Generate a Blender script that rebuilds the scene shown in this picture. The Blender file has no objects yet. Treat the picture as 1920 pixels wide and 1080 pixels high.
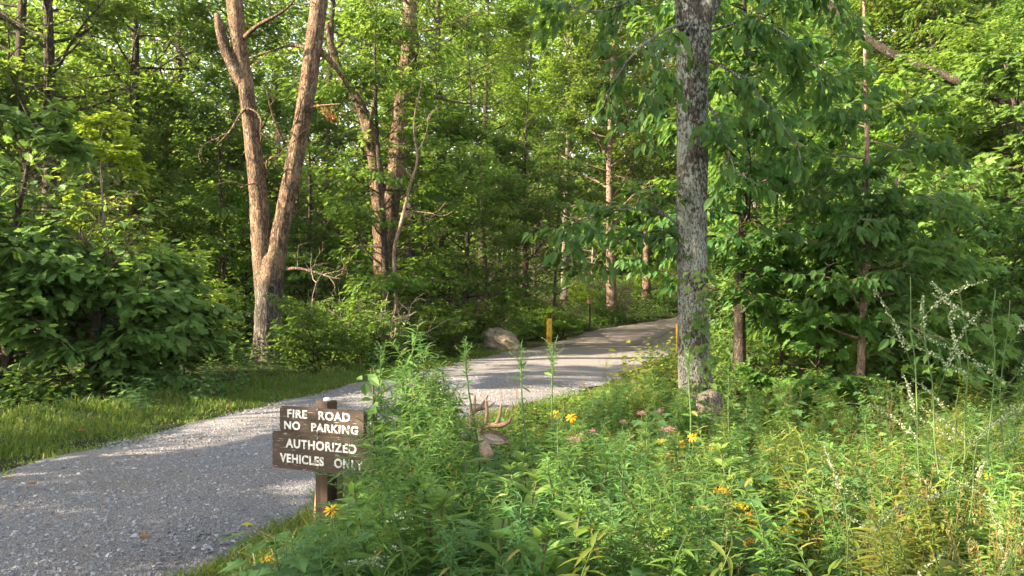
import bpy, bmesh, math, random
import numpy as np
from mathutils import Vector, Matrix, Quaternion

PI = math.pi
C = bpy.context.scene.collection
scn = bpy.context.scene

# ------------------------------------------------------------------ camera, sky, sun, exposure
CAM_H, FPX, HOR = 1.4, 1600.0, 575.0
cam = bpy.data.cameras.new('camera'); cam.sensor_width = 36; cam.lens = 30
cam.shift_y = (HOR - 540) / 1920.0
cam.clip_end = 2000; cam.clip_start = 0.05
cam_o = bpy.data.objects.new('camera', cam); C.objects.link(cam_o)
cam_o.location = (0, 0, CAM_H); cam_o.rotation_euler = (PI / 2, 0, 0)
scn.camera = cam_o

SUN_EL, SUN_AZ = math.radians(29), math.radians(-106)      # azimuth from +Y, negative is to the left
SUN = np.array([math.sin(SUN_AZ) * math.cos(SUN_EL), math.cos(SUN_AZ) * math.cos(SUN_EL), math.sin(SUN_EL)])
world = bpy.data.worlds.new('World'); scn.world = world; world.use_nodes = True
wt = world.node_tree; wt.nodes.clear()
wo = wt.nodes.new('ShaderNodeOutputWorld'); wb = wt.nodes.new('ShaderNodeBackground')
sk = wt.nodes.new('ShaderNodeTexSky'); sk.sky_type = 'NISHITA'; sk.sun_disc = False
sk.sun_elevation = SUN_EL; sk.sun_rotation = SUN_AZ; sk.dust_density = 1.6; sk.ozone_density = 1.0
wb.inputs['Strength'].default_value = 0.105
sh = wt.nodes.new('ShaderNodeHueSaturation'); sh.inputs['Saturation'].default_value = 0.45
wt.links.new(sk.outputs[0], sh.inputs['Color']); st = wt.nodes.new('ShaderNodeMix'); st.data_type = 'RGBA'; st.blend_type = 'MULTIPLY'; st.inputs[0].default_value = 1; st.inputs[7].default_value = (1.0, .96, .86, 1)
wt.links.new(sh.outputs[0], st.inputs[6]); wt.links.new(st.outputs[2], wb.inputs[0]); wt.links.new(wb.outputs[0], wo.inputs[0])
sl = bpy.data.lights.new('sun', 'SUN'); sl.energy = 5.0; sl.angle = math.radians(0.5); sl.color = (1.0, 0.82, 0.58)
so = bpy.data.objects.new('sun', sl); C.objects.link(so)
so.rotation_euler = Vector(SUN).to_track_quat('Z', 'Y').to_euler(); so.location = (-30, 20, 40)
scn.view_settings.view_transform = 'Standard'; scn.view_settings.look = 'None'
scn.view_settings.exposure = 2.7; scn.view_settings.gamma = 1.0
scn.render.engine = 'CYCLES'
cy = scn.cycles
cy.max_bounces = 9; cy.diffuse_bounces = 6; cy.glossy_bounces = 2; cy.transmission_bounces = 7
cy.transparent_max_bounces = 4; cy.caustics_reflective = False; cy.caustics_refractive = False
cy.use_denoising = True; cy.sample_clamp_indirect = 6.0

# ------------------------------------------------------------------ helpers
def P(px, py, d):
    return np.array([(px - 960) / FPX * d, d, CAM_H + (HOR - py) / FPX * d])

def topx(p):
    return 960 + FPX * p[0] / p[1], HOR - FPX * (p[2] - CAM_H) / p[1]

def sstep(a, b, x):
    t = np.clip((np.asarray(x, float) - a) / (b - a), 0, 1); return t * t * (3 - 2 * t)

RL_D = [0, 4.4, 7.3, 9.3, 12.1, 15.4, 21.3, 26.4, 32, 39.3, 50, 62, 80]
RL_X = [-4.9, -4.55, -4.4, -4.14, -3.63, -3.05, -1.6, -0.5, 1.4, 3.7, 9.2, 18, 34]
RR_D = [0, 4.4, 5.8, 8.0, 10.4, 11.5, 13.6, 16.6, 19.5, 26, 32, 40, 50, 62, 80]
RR_X = [-1.7, -1.47, -1.32, -1.1, -0.45, 0.2, 1.05, 2.1, 2.9, 5.1, 7.0, 9.8, 14, 22, 38]
def road_l(y): return np.interp(y, RL_D, RL_X)
def road_r(y): return np.interp(y, RR_D, RR_X)

def gz(x, y):
    """ground height"""
    x = np.asarray(x, float); y = np.asarray(y, float)
    z = 0.036 * np.maximum(0, y - 30) + 0.075 * np.maximum(0, y - 50)
    right = x - road_r(y)
    z = z - 0.22 * sstep(0.25, 2.2, right) * (1 - sstep(13, 22, y))
    hill = 0.30 * np.maximum(0, right - 3.0) * sstep(17, 40, y)
    z = z + np.minimum(hill, 14)
    left = road_l(y) - x
    z = z + 0.06 * np.sin(x * 0.9 + 1.3) * np.sin(y * 0.7) * sstep(0.6, 3, left) + 0.03 * np.maximum(0, left - 4)
    z = z - 0.03 * sstep(-0.2, 0.6, left) * (1 - sstep(0.6, 1.6, left))
    return z

def gzf(x, y): return float(gz(x, y))

class MB:
    """collects vertices and faces, links them as one mesh object"""
    def __init__(s): s.v = []; s.f = []; s.n = 0; s.smooth = True
    def add(s, V, faces):
        V = np.asarray(V, float).reshape(-1, 3)
        for fa in faces: s.f.append(np.asarray(fa, np.int64) + s.n)
        s.v.append(V); s.n += len(V)
    def mesh(s, name, mat, smooth=True):
        me = bpy.data.meshes.new(name)
        V = np.concatenate(s.v).astype(np.float32)
        loops = np.concatenate([f.reshape(-1) for f in s.f]).astype(np.int32)
        tot = np.concatenate([np.full(len(f), f.shape[1], np.int32) for f in s.f])
        start = np.concatenate([[0], np.cumsum(tot)[:-1]]).astype(np.int32)
        me.vertices.add(len(V)); me.vertices.foreach_set('co', V.reshape(-1))
        me.loops.add(len(loops)); me.loops.foreach_set('vertex_index', loops)
        me.polygons.add(len(tot)); me.polygons.foreach_set('loop_start', start)
        try: me.polygons.foreach_set('loop_total', tot)
        except Exception: pass
        me.update(calc_edges=True)
        me.polygons.foreach_set('use_smooth', np.full(len(tot), smooth))
        if mat: me.materials.append(mat)
        return me
    def build(s, name, mat, parent=None, smooth=True):
        o = bpy.data.objects.new(name, s.mesh(name, mat, smooth)); C.objects.link(o)
        if parent: o.parent = parent
        return o
    # shapes
    def tube(s, pts, rad, sides=8, cap=True, wob=0.0, rng=None):
        pts = np.asarray(pts, float); n = len(pts)
        rad = np.broadcast_to(np.asarray(rad, float), (n,))
        T = np.gradient(pts, axis=0); T /= np.linalg.norm(T, axis=1)[:, None] + 1e-9
        u = np.cross(T[0], [0.31, 0.95, 0.05]); u /= np.linalg.norm(u) + 1e-9
        U = []
        for t in T:
            u = u - t * np.dot(u, t); u /= np.linalg.norm(u) + 1e-9; U.append(u)
        U = np.array(U); W = np.cross(T, U)
        a = np.arange(sides) * 2 * PI / sides
        R = rad[:, None] * np.ones((1, sides))
        if wob and rng is not None:
            R = R * (1 + wob * rng.standard_normal((n, sides)) + wob * 1.2 * np.sin(a * 3 + np.arange(n)[:, None] * 0.35))
        V = pts[:, None, :] + R[:, :, None] * (np.cos(a)[None, :, None] * U[:, None, :] + np.sin(a)[None, :, None] * W[:, None, :])
        i = np.arange(n - 1)[:, None] * sides; j = np.arange(sides)[None, :]; k = (j + 1) % sides
        F = np.stack([i + j, i + k, i + sides + k, i + sides + j], -1).reshape(-1, 4)
        fs = [F]
        if cap:
            fs.append(np.array([list(range(sides))[::-1]])); fs.append(np.array([[(n - 1) * sides + q for q in range(sides)]]))
        s.add(V.reshape(-1, 3), fs)
    def box(s, c, h, M=None, bev=0.0):
        bm = bmesh.new(); bmesh.ops.create_cube(bm, size=2)
        for v in bm.verts: v.co = Vector((v.co.x * h[0], v.co.y * h[1], v.co.z * h[2]))
        if bev: bmesh.ops.bevel(bm, geom=bm.edges[:], offset=bev, segments=2, affect='EDGES', profile=0.6)
        s.bm(bm, c, M)
    def bm(s, bm, c=(0, 0, 0), M=None):
        V = np.array([v.co[:] for v in bm.verts])
        if M is not None: V = V @ np.array(M).T
        bm.verts.index_update()
        by = {}
        for f in bm.faces: by.setdefault(len(f.verts), []).append([v.index for v in f.verts])
        s.add(V + np.asarray(c, float), [np.array(x) for x in by.values()]); bm.free()

def rotz(a): return np.array([[math.cos(a), -math.sin(a), 0], [math.sin(a), math.cos(a), 0], [0, 0, 1.0]])

def unit(v): return v / (np.linalg.norm(v, axis=-1, keepdims=True) + 1e-9)

# leaves: a template (verts, faces) stamped many times
def leaf_tpl(width=0.3, segs=3, fold=0.12, droop=0.25, peak=0.4):
    t = np.linspace(0, 1, segs + 1); V = []; F = []
    for q in t:
        w = width * 0.5 * (math.sin(PI * q ** (math.log(0.5) / math.log(peak))) if 0 < q < 1 else 0.0) + 0.004
        z = -droop * q * q
        V += [(-w, q, z + fold * w * 2), (0, q, z), (w, q, z + fold * w * 2)]
    for i in range(segs):
        a = i * 3
        F += [(a, a + 1, a + 4, a + 3), (a + 1, a + 2, a + 5, a + 4)]
    return np.array(V), [np.array(F)]
def simple_tpl(width=0.5):
    w = width / 2
    V = [(0, 0, 0), (-w, .38, .07), (-w * .75, .7, .03), (0, 1, -.10), (w * .75, .7, .03), (w, .38, .07)]
    return np.array(V), [np.array([(0, 3, 2, 1), (0, 5, 4, 3)])]
def outline_tpl(half, bend=0.1):
    """half: (x, y) down the right side from base to tip; mirrored; fan of two ngons"""
    r = [(x, y, 0.10 * x - bend * y * y) for x, y in half]
    l = [(-x, y, z) for x, y, z in r[1:-1]]
    V = r + l; n = len(r)
    right = list(range(n)); left = [0] + list(range(n, n + len(l))) + [n - 1]
    return np.array(V), [np.array([right]), np.array([left[::-1]])]
T_SIMPLE = simple_tpl(0.5); T_WIDE = simple_tpl(0.66)
T_OAK = outline_tpl([(0, 0), (.10, .18), (.22, .25), (.14, .36), (.32, .48), (.20, .58), (.34, .74), (.18, .82), (.12, .95), (0, 1)], .15)
T_MAPLE = outline_tpl([(0, 0), (.25, -.08), (.22, .14), (.52, .22), (.34, .40), (.48, .66), (.22, .58), (.12, .78), (0, 1)], .18)
T_OVATE = leaf_tpl(0.46, 4, .14, .22, .42)
T_LANCE = leaf_tpl(0.19, 4, .25, .35, .45)
T_BROAD = leaf_tpl(0.36, 6, .22, .30, .42)
T_NEEDLE = leaf_tpl(0.09, 2, .2, .2, .5)
T_JAG = outline_tpl([(0, 0), (.05, .12), (.22, .10), (.08, .30), (.30, .34), (.10, .52), (.26, .62), (.10, .74), (.08, .9), (0, 1)], .3)
T_IVY = outline_tpl([(0, 0), (.3, -.05), (.26, .2), (.5, .35), (.28, .5), (.14, .8), (0, 1)], .1)

def stamp(mb, tpl, pos, fwd, up, size, wscale=None):
    pos = np.asarray(pos, float); n = len(pos)
    if n == 0: return
    f = unit(np.asarray(fwd, float)); s = unit(np.cross(f, np.asarray(up, float))); u = np.cross(s, f)
    V, F = tpl; size = np.broadcast_to(np.asarray(size, float), (n,))
    ws = np.ones(n) if wscale is None else np.broadcast_to(wscale, (n,))
    X = (V[None, :, 0, None] * ws[:, None, None]) * s[:, None, :] + V[None, :, 1, None] * f[:, None, :] + V[None, :, 2, None] * u[:, None, :]
    X = pos[:, None, :] + size[:, None, None] * X
    k = len(V); off = (np.arange(n) * k)[:, None, None]
    mb.add(X.reshape(-1, 3), [(fa[None] + off).reshape(-1, fa.shape[1]) for fa in F])

# ---- naming
REG = []          # (object, phrase, reference point, plural for ordinals)
def empty(name, loc, rz=0, group=None, cat=None, label=None):
    o = bpy.data.objects.new(name, None); C.objects.link(o); o.location = tuple(loc); o.rotation_euler = (0, 0, rz)
    o.empty_display_size = 0.2
    tag(o, label, cat, group); return o
def tag(o, label=None, cat=None, group=None, kind=None):
    if label: o['label'] = label
    if cat: o['category'] = cat
    if group: o['group'] = group
    if kind: o['kind'] = kind
    return o
def dup(root, loc, rz=0, sc=1.0, tilt=(0, 0)):
    r = root.copy(); C.objects.link(r); r.location = tuple(loc); r.rotation_euler = (tilt[0], tilt[1], rz)
    r.scale = (sc, sc, sc) if np.isscalar(sc) else sc
    for ch in KIDS[root.name]:
        c = ch.copy(); C.objects.link(c); c.parent = r
        for g in KIDS.get(ch.name, []):
            d = g.copy(); C.objects.link(d); d.parent = c
    return r
KIDS = {}
def kids(root, *ch): KIDS[root.name] = list(ch)

# ------------------------------------------------------------------ materials
def new_mat(name):
    m = bpy.data.materials.new(name); m.use_nodes = True
    nt = m.node_tree; nt.nodes.clear()
    out = nt.nodes.new('ShaderNodeOutputMaterial'); return m, nt, out
def N(nt, typ, **kw):
    n = nt.nodes.new(typ)
    for k, v in kw.items():
        if k.startswith('i_'):
            key = k[2:]
            key = int(key) if key.isdigit() else key
            n.inputs[key].default_value = v
        else: setattr(n, k, v)
    return n
def ramp(nt, fac, stops):
    r = nt.nodes.new('ShaderNodeValToRGB'); e = r.color_ramp.elements
    while len(e) > 1: e.remove(e[-1])
    e[0].position = stops[0][0]; e[0].color = (*stops[0][1], 1)
    for p, c in stops[1:]:
        x = e.new(p); x.color = (*c, 1)
    nt.links.new(fac, r.inputs[0]); return r
def coords(nt, scale=(1, 1, 1)):
    tc = nt.nodes.new('ShaderNodeTexCoord'); mp = nt.nodes.new('ShaderNodeMapping'); mp.inputs['Scale'].default_value = scale
    nt.links.new(tc.outputs['Object'], mp.inputs[0]); return mp.outputs[0]

def leaf_mat(name, cols, trans, tfac=0.42, rough=0.42, objvar=0.35, spec=0.35):
    """cols: three leaf colours picked per leaf; trans: colour of light passing through"""
    m, nt, out = new_mat(name); L = nt.links.new
    geo = N(nt, 'ShaderNodeNewGeometry'); oi = N(nt, 'ShaderNodeObjectInfo')
    r = ramp(nt, geo.outputs['Random Per Island'], [(0.0, cols[0]), (0.5, cols[1]), (0.93, cols[2])] + ([(0.985, cols[3])] if len(cols) > 3 else []))
    hsv = N(nt, 'ShaderNodeHueSaturation'); hsv.inputs['Saturation'].default_value = 1.10
    ml = N(nt, 'ShaderNodeMapRange'); ml.inputs[3].default_value = 1 - objvar; ml.inputs[4].default_value = 1 + objvar * 0.7
    L(oi.outputs['Random'], ml.inputs[0]); L(ml.outputs[0], hsv.inputs['Value'])
    mh = N(nt, 'ShaderNodeMapRange'); mh.inputs[3].default_value = 0.485; mh.inputs[4].default_value = 0.515
    mul = N(nt, 'ShaderNodeMath', operation='MULTIPLY', i_1=7.31); fr = N(nt, 'ShaderNodeMath', operation='FRACT')
    L(oi.outputs['Random'], mul.inputs[0]); L(mul.outputs[0], fr.inputs[0]); L(fr.outputs[0], mh.inputs[0]); L(mh.outputs[0], hsv.inputs['Hue'])
    L(r.outputs[0], hsv.inputs['Color'])
    pr = N(nt, 'ShaderNodeBsdfPrincipled', i_Roughness=rough); pr.inputs['Specular IOR Level'].default_value = spec
    L(hsv.outputs[0], pr.inputs['Base Color'])
    tr = N(nt, 'ShaderNodeBsdfTranslucent')
    mt = N(nt, 'ShaderNodeMix', data_type='RGBA', blend_type='MIX'); mt.inputs[0].default_value = 0.6
    L(hsv.outputs[0], mt.inputs[6]); mt.inputs[7].default_value = (*trans, 1); L(mt.outputs[2], tr.inputs[0])
    mx = N(nt, 'ShaderNodeMixShader', i_0=tfac); L(pr.outputs[0], mx.inputs[1]); L(tr.outputs[0], mx.inputs[2])
    L(mx.outputs[0], out.inputs[0]); return m

def bark_mat(name, dark, light, lichen=None, lich_amt=0.5, zs=0.35, scale=22, bump=0.6, foot=None):
    """furrowed bark: stretched ridges broken into plates, with optional lichen patches"""
    m, nt, out = new_mat(name); L = nt.links.new
    co = coords(nt, (1, 1, zs * .75)); co2 = coords(nt, (1, 1, 0.7)); co3 = coords(nt, (1, 1, 1))
    n1 = N(nt, 'ShaderNodeTexNoise', i_Scale=scale * 1.1, i_Detail=5.0, i_Roughness=0.62, i_Distortion=0.7); L(co, n1.inputs[0])
    n2 = N(nt, 'ShaderNodeTexNoise', i_Scale=scale * 2.2, i_Detail=4.0, i_Roughness=0.7, i_Distortion=0.4); L(co2, n2.inputs[0])
    n3 = N(nt, 'ShaderNodeTexNoise', i_Scale=2.2, i_Detail=3.0); L(co3, n3.inputs[0])
    rd = N(nt, 'ShaderNodeMath', operation='SUBTRACT', i_1=.5); L(n1.outputs['Fac'], rd.inputs[0])
    ab = N(nt, 'ShaderNodeMath', operation='ABSOLUTE'); L(rd.outputs[0], ab.inputs[0])
    ad = N(nt, 'ShaderNodeMath', operation='MULTIPLY_ADD', i_1=4.2); L(ab.outputs[0], ad.inputs[0])
    nn = N(nt, 'ShaderNodeMath', operation='MULTIPLY', i_1=0.95); L(n2.outputs['Fac'], nn.inputs[0]); L(nn.outputs[0], ad.inputs[2])
    vv = N(nt, 'ShaderNodeMath', operation='MULTIPLY_ADD', i_1=0.95, i_2=-.58); L(n3.outputs['Fac'], vv.inputs[0])
    sm0 = N(nt, 'ShaderNodeMath', operation='ADD'); L(ad.outputs[0], sm0.inputs[0]); L(vv.outputs[0], sm0.inputs[1])
    rp = ramp(nt, sm0.outputs[0], [(0.38, dark), (0.60, tuple(0.5 * (a + b) for a, b in zip(dark, light))), (1.0, light)])
    colr = rp.outputs[0]
    if foot:                                                             # darker, greyer bark colour low on the stem, ending in a ragged line
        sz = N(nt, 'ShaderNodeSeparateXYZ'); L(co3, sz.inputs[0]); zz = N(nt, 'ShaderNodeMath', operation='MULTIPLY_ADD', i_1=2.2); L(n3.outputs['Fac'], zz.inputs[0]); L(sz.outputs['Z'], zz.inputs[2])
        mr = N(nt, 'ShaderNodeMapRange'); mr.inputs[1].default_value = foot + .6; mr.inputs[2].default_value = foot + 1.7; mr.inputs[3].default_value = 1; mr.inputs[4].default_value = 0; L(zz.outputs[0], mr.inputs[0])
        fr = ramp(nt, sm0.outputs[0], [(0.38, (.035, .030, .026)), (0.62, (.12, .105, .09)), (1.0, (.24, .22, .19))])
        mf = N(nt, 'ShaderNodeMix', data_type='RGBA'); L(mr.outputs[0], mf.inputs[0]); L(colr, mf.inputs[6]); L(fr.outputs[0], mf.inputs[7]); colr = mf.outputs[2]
    if lichen:
        ln = N(nt, 'ShaderNodeTexNoise', i_Scale=3.0, i_Detail=3.0, i_Roughness=0.6); L(co2, ln.inputs[0])
        lf = N(nt, 'ShaderNodeTexNoise', i_Scale=26.0, i_Detail=3.0); L(co2, lf.inputs[0])
        sm = N(nt, 'ShaderNodeMath', operation='ADD'); L(ln.outputs['Fac'], sm.inputs[0]); L(lf.outputs['Fac'], sm.inputs[1])
        hf = N(nt, 'ShaderNodeMath', operation='MULTIPLY', i_1=.5); L(sm.outputs[0], hf.inputs[0])
        lr = ramp(nt, hf.outputs[0], [(.62 - lich_amt * .2, (0, 0, 0)), (.66 - lich_amt * .2, (1, 1, 1))])
        mulc = N(nt, 'ShaderNodeMath', operation='MULTIPLY'); L(lr.outputs[0], mulc.inputs[0])
        hr = ramp(nt, ad.outputs[0], [(0.45, (0, 0, 0)), (0.75, (1, 1, 1))]); L(hr.outputs[0], mulc.inputs[1])
        mx = N(nt, 'ShaderNodeMix', data_type='RGBA'); L(mulc.outputs[0], mx.inputs[0]); L(colr, mx.inputs[6]); mx.inputs[7].default_value = (*lichen, 1)
        colr = mx.outputs[2]
    bp = N(nt, 'ShaderNodeBump', i_Strength=bump, i_Distance=0.06); L(ad.outputs[0], bp.inputs['Height'])
    pr = N(nt, 'ShaderNodeBsdfPrincipled', i_Roughness=0.9); pr.inputs['Specular IOR Level'].default_value = 0.15
    L(colr, pr.inputs['Base Color']); L(bp.outputs[0], pr.inputs['Normal']); L(pr.outputs[0], out.inputs[0]); return m

def noise_mat(name, stops, scale=6, detail=5, rough=0.8, bump=0.0, bscale=None, stretch=(1, 1, 1), spec=0.2, metallic=0):
    m, nt, out = new_mat(name); L = nt.links.new
    co = coords(nt, stretch)
    nz = N(nt, 'ShaderNodeTexNoise', i_Scale=scale, i_Detail=detail, i_Roughness=0.62); L(co, nz.inputs[0])
    rp = ramp(nt, nz.outputs['Fac'], stops)
    pr = N(nt, 'ShaderNodeBsdfPrincipled', i_Roughness=rough, i_Metallic=metallic); pr.inputs['Specular IOR Level'].default_value = spec
    L(rp.outputs[0], pr.inputs['Base Color'])
    if bump:
        bn = N(nt, 'ShaderNodeTexNoise', i_Scale=bscale or scale * 3, i_Detail=4.0); L(co, bn.inputs[0])
        bp = N(nt, 'ShaderNodeBump', i_Strength=bump, i_Distance=0.02); L(bn.outputs['Fac'], bp.inputs['Height']); L(bp.outputs[0], pr.inputs['Normal'])
    L(pr.outputs[0], out.inputs[0]); return m

M = {}
M['leaf_forest'] = leaf_mat('leaf_forest', [(0.030, 0.068, 0.016), (0.050, 0.105, 0.022), (0.085, 0.150, 0.030)], (0.275, 0.450, 0.062), .45)
M['leaf_canopy'] = leaf_mat('leaf_canopy', [(0.045, 0.094, 0.022), (0.075, 0.144, 0.030), (0.125, 0.206, 0.040), (0.200, 0.163, 0.056)], (0.325, 0.475, 0.062), .45)
M['leaf_yellow'] = leaf_mat('leaf_yellow', [(.085, .165, .025), (.12, .21, .032), (.16, .25, .04)], (.32, .46, .06), .5)
M['leaf_sapling'] = leaf_mat('leaf_sapling', [(.15, .23, .03), (.20, .29, .04), (.25, .33, .05)], (.46, .58, .07), .5, .5, .2, .2)
M['leaf_oak'] = leaf_mat('leaf_oak', [(.076, .145, .046), (.105, .188, .060), (.145, .235, .075)], (0.240, 0.396, 0.060), .42, .55, .35, .22)
M['leaf_hickory'] = leaf_mat('leaf_hickory', [(0.043, 0.098, 0.031), (0.065, 0.134, 0.041), (0.102, 0.180, 0.060)], (0.264, 0.432, 0.060), .42, .55, .35, .22)
M['leaf_maple'] = leaf_mat('leaf_maple', [(0.066, 0.126, 0.036), (0.096, 0.168, 0.048), (0.132, 0.216, 0.066)], (0.312, 0.480, 0.072), .42, .55, .35, .22)
M['leaf_shrub'] = leaf_mat('leaf_shrub', [(0.030, 0.069, 0.019), (0.053, 0.101, 0.027), (0.082, 0.134, 0.034), (0.134, 0.125, 0.038)], (0.264, 0.408, 0.060), .42)
M['leaf_weed'] = leaf_mat('leaf_weed', [(.085, .165, .052), (.115, .210, .066), (.15, .25, .075), (.28, .24, .09)], (.24, .42, .08), .4, .55, .22, .2)
M['leaf_weed_blue'] = leaf_mat('leaf_weed_blue', [(.075, .150, .060), (.095, .18, .070), (.12, .21, .08), (.24, .20, .08)], (.22, .40, .09), .38, .55, .2, .2)
M['leaf_weed_light'] = leaf_mat('leaf_weed_light', [(.11, .20, .055), (.15, .25, .068), (.19, .29, .085), (.34, .28, .10)], (.30, .46, .09), .42, .55, .2, .2)
M['leaf_weed_yellow'] = leaf_mat('leaf_weed_yellow', [(.11, .15, .035), (.15, .19, .04), (.20, .22, .05), (.26, .17, .05)], (.36, .42, .07), .45, .55, .25)
M['grass'] = leaf_mat('grass', [(.055, .10, .025), (.085, .145, .03), (.13, .18, .045), (.26, .22, .10)], (.28, .36, .06), .4, .5, .1)
M['dry_grass'] = leaf_mat('dry_grass', [(.20, .17, .08), (.28, .22, .10), (.22, .13, .06)], (.34, .28, .10), .3, .6, .1)
M['stem_green'] = noise_mat('stem_green', [(.3, (.06, .11, .035)), (.7, (.11, .17, .06))], 12, rough=.6)
M['stem_red'] = noise_mat('stem_red', [(.3, (.07, .05, .03)), (.7, (.12, .10, .05))], 12, rough=.6)
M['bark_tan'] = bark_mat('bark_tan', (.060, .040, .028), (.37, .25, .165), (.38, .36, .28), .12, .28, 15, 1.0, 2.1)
M['bark_lichen'] = bark_mat('bark_lichen', (.045, .037, .030), (.25, .21, .175), (.46, .48, .42), .75, .3, 27, .9)
M['bark_dark'] = bark_mat('bark_dark', (.030, .024, .019), (.12, .095, .072), (.22, .23, .19), .15, .25, 20, .7)
M['bark_grey'] = bark_mat('bark_grey', (.10, .085, .07), (.30, .26, .21), (.38, .39, .33), .3, .3, 18, .5)
M['bark_pink'] = bark_mat('bark_pink', (.10, .07, .052), (.33, .24, .18), None, .2, .3, 18, .5)
M['dead_wood'] = noise_mat('dead_wood', [(.3, (.20, .16, .125)), (.7, (.40, .33, .26))], 20, rough=.9, stretch=(1, 1, .3))
M['rock'] = noise_mat('rock', [(.3, (.05, .045, .035)), (.42, (.17, .14, .10)), (.58, (.23, .19, .14)), (.72, (.33, .29, .225))], 4.5, 8, .92, .9, 14)
M['yellow_paint'] = noise_mat('yellow_paint', [(.32, (.16, .08, .025)), (.42, (.58, .31, .03)), (.55, (.74, .44, .03)), (.72, (.80, .50, .05))], 5, 6, .55, .15, 40, spec=.4)
M['rust'] = noise_mat('rust', [(.3, (.06, .035, .02)), (.7, (.22, .11, .05))], 18, rough=.85)
M['steel'] = noise_mat('steel', [(.3, (.10, .08, .065)), (.7, (.20, .17, .14))], 20, rough=.6, metallic=.5)
M['post_wood'] = noise_mat('post_wood', [(.3, (.030, .020, .014)), (.7, (.075, .050, .036))], 9, 6, .8, .6, 30, (1, 1, .12))
M['pale_wood'] = noise_mat('pale_wood', [(.3, (.20, .12, .07)), (.7, (.36, .24, .15))], 9, 6, .85, .5, 30, (1, 1, .12))
M['fur'] = noise_mat('fur', [(.35, (.14, .088, .056)), (.65, (.24, .165, .115))], 30, 6, .95, .7, 140, (1, 1, 1), .1)
M['fur_grey'] = noise_mat('fur_grey', [(.35, (.20, .145, .105)), (.65, (.34, .265, .205))], 40, 5, .95, .5, 160, spec=.1)
M['antler'] = noise_mat('antler', [(.35, (.17, .105, .072)), (.65, (.29, .195, .14))], 30, 4, .9, .3, 90, spec=.1)
M['ear_lining'] = noise_mat('ear_lining', [(.35, (.30, .24, .20)), (.65, (.46, .40, .34))], 60, 4, .9)
M['nose_black'] = noise_mat('nose_black', [(.4, (.012, .010, .009)), (.6, (.03, .025, .022))], 60, 3, .35, spec=.5)
M['eye_black'] = noise_mat('eye_black', [(.4, (.008, .006, .005)), (.6, (.02, .014, .01))], 10, 2, .1, spec=.6)
M['white_fur'] = noise_mat('white_fur', [(.35, (.50, .45, .40)), (.65, (.68, .64, .58))], 60, 4, .9)
M['petal_yellow'] = leaf_mat('petal_yellow', [(.80, .43, .015), (.85, .50, .02), (.78, .38, .012)], (.85, .5, .03), .35, .5, .08)
M['disc_yellow'] = noise_mat('disc_yellow', [(.35, (.40, .22, .02)), (.65, (.66, .42, .04))], 80, 3, .8, .6, 300)
M['umbel_white'] = leaf_mat('umbel_white', [(.60, .66, .52), (.72, .76, .64), (.80, .82, .74)], (.7, .75, .6), .3, .6, .05)
M['flower_pink'] = leaf_mat('flower_pink', [(.40, .20, .21), (.52, .29, .29), (.44, .25, .23)], (.5, .3, .3), .3, .6, .1)
M['flower_rod'] = leaf_mat('flower_rod', [(.62, .33, .02), (.72, .42, .03), (.55, .27, .02)], (.6, .4, .04), .3, .6, .1)
M['raceme'] = leaf_mat('raceme', [(.28, .32, .19), (.38, .41, .27), (.50, .52, .38)], (.6, .65, .45), .35, .6, .1)
M['leaf_brown'] = leaf_mat('leaf_brown', [(.16, .08, .035), (.24, .12, .05), (.30, .18, .08)], (.3, .15, .05), .25, .7, .2)
M['leaf_fallen_yellow'] = leaf_mat('leaf_fallen_yellow', [(.42, .36, .05), (.46, .40, .07), (.40, .34, .05)], (.4, .36, .06), .3, .6, .05)

def ground_mat():
    m, nt, out = new_mat('forest_floor'); L = nt.links.new
    co = coords(nt)
    n1 = N(nt, 'ShaderNodeTexNoise', i_Scale=0.8, i_Detail=6.0, i_Roughness=.6); L(co, n1.inputs[0])
    n2 = N(nt, 'ShaderNodeTexNoise', i_Scale=18.0, i_Detail=6.0, i_Roughness=.7); L(co, n2.inputs[0])
    ad = N(nt, 'ShaderNodeMath', operation='ADD'); L(n1.outputs['Fac'], ad.inputs[0]); L(n2.outputs['Fac'], ad.inputs[1])
    rp = ramp(nt, ad.outputs[0], [(.55, (.020, .022, .010)), (.9, (.040, .055, .018)), (1.15, (.065, .085, .025)), (1.4, (.12, .095, .05))])
    nm = N(nt, 'ShaderNodeMath', operation='MULTIPLY', i_1=0.7); L(ad.outputs[0], nm.inputs[0]); 
    rp.inputs[0].default_value = 0; nt.links.remove(rp.inputs[0].links[0]); L(nm.outputs[0], rp.inputs[0])
    bp = N(nt, 'ShaderNodeBump', i_Strength=.8, i_Distance=.05); L(n2.outputs['Fac'], bp.inputs['Height'])
    pr = N(nt, 'ShaderNodeBsdfPrincipled', i_Roughness=.95); pr.inputs['Specular IOR Level'].default_value = .1
    L(rp.outputs[0], pr.inputs['Base Color']); L(bp.outputs[0], pr.inputs['Normal']); L(pr.outputs[0], out.inputs[0]); return m
M['floor'] = ground_mat()

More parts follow.
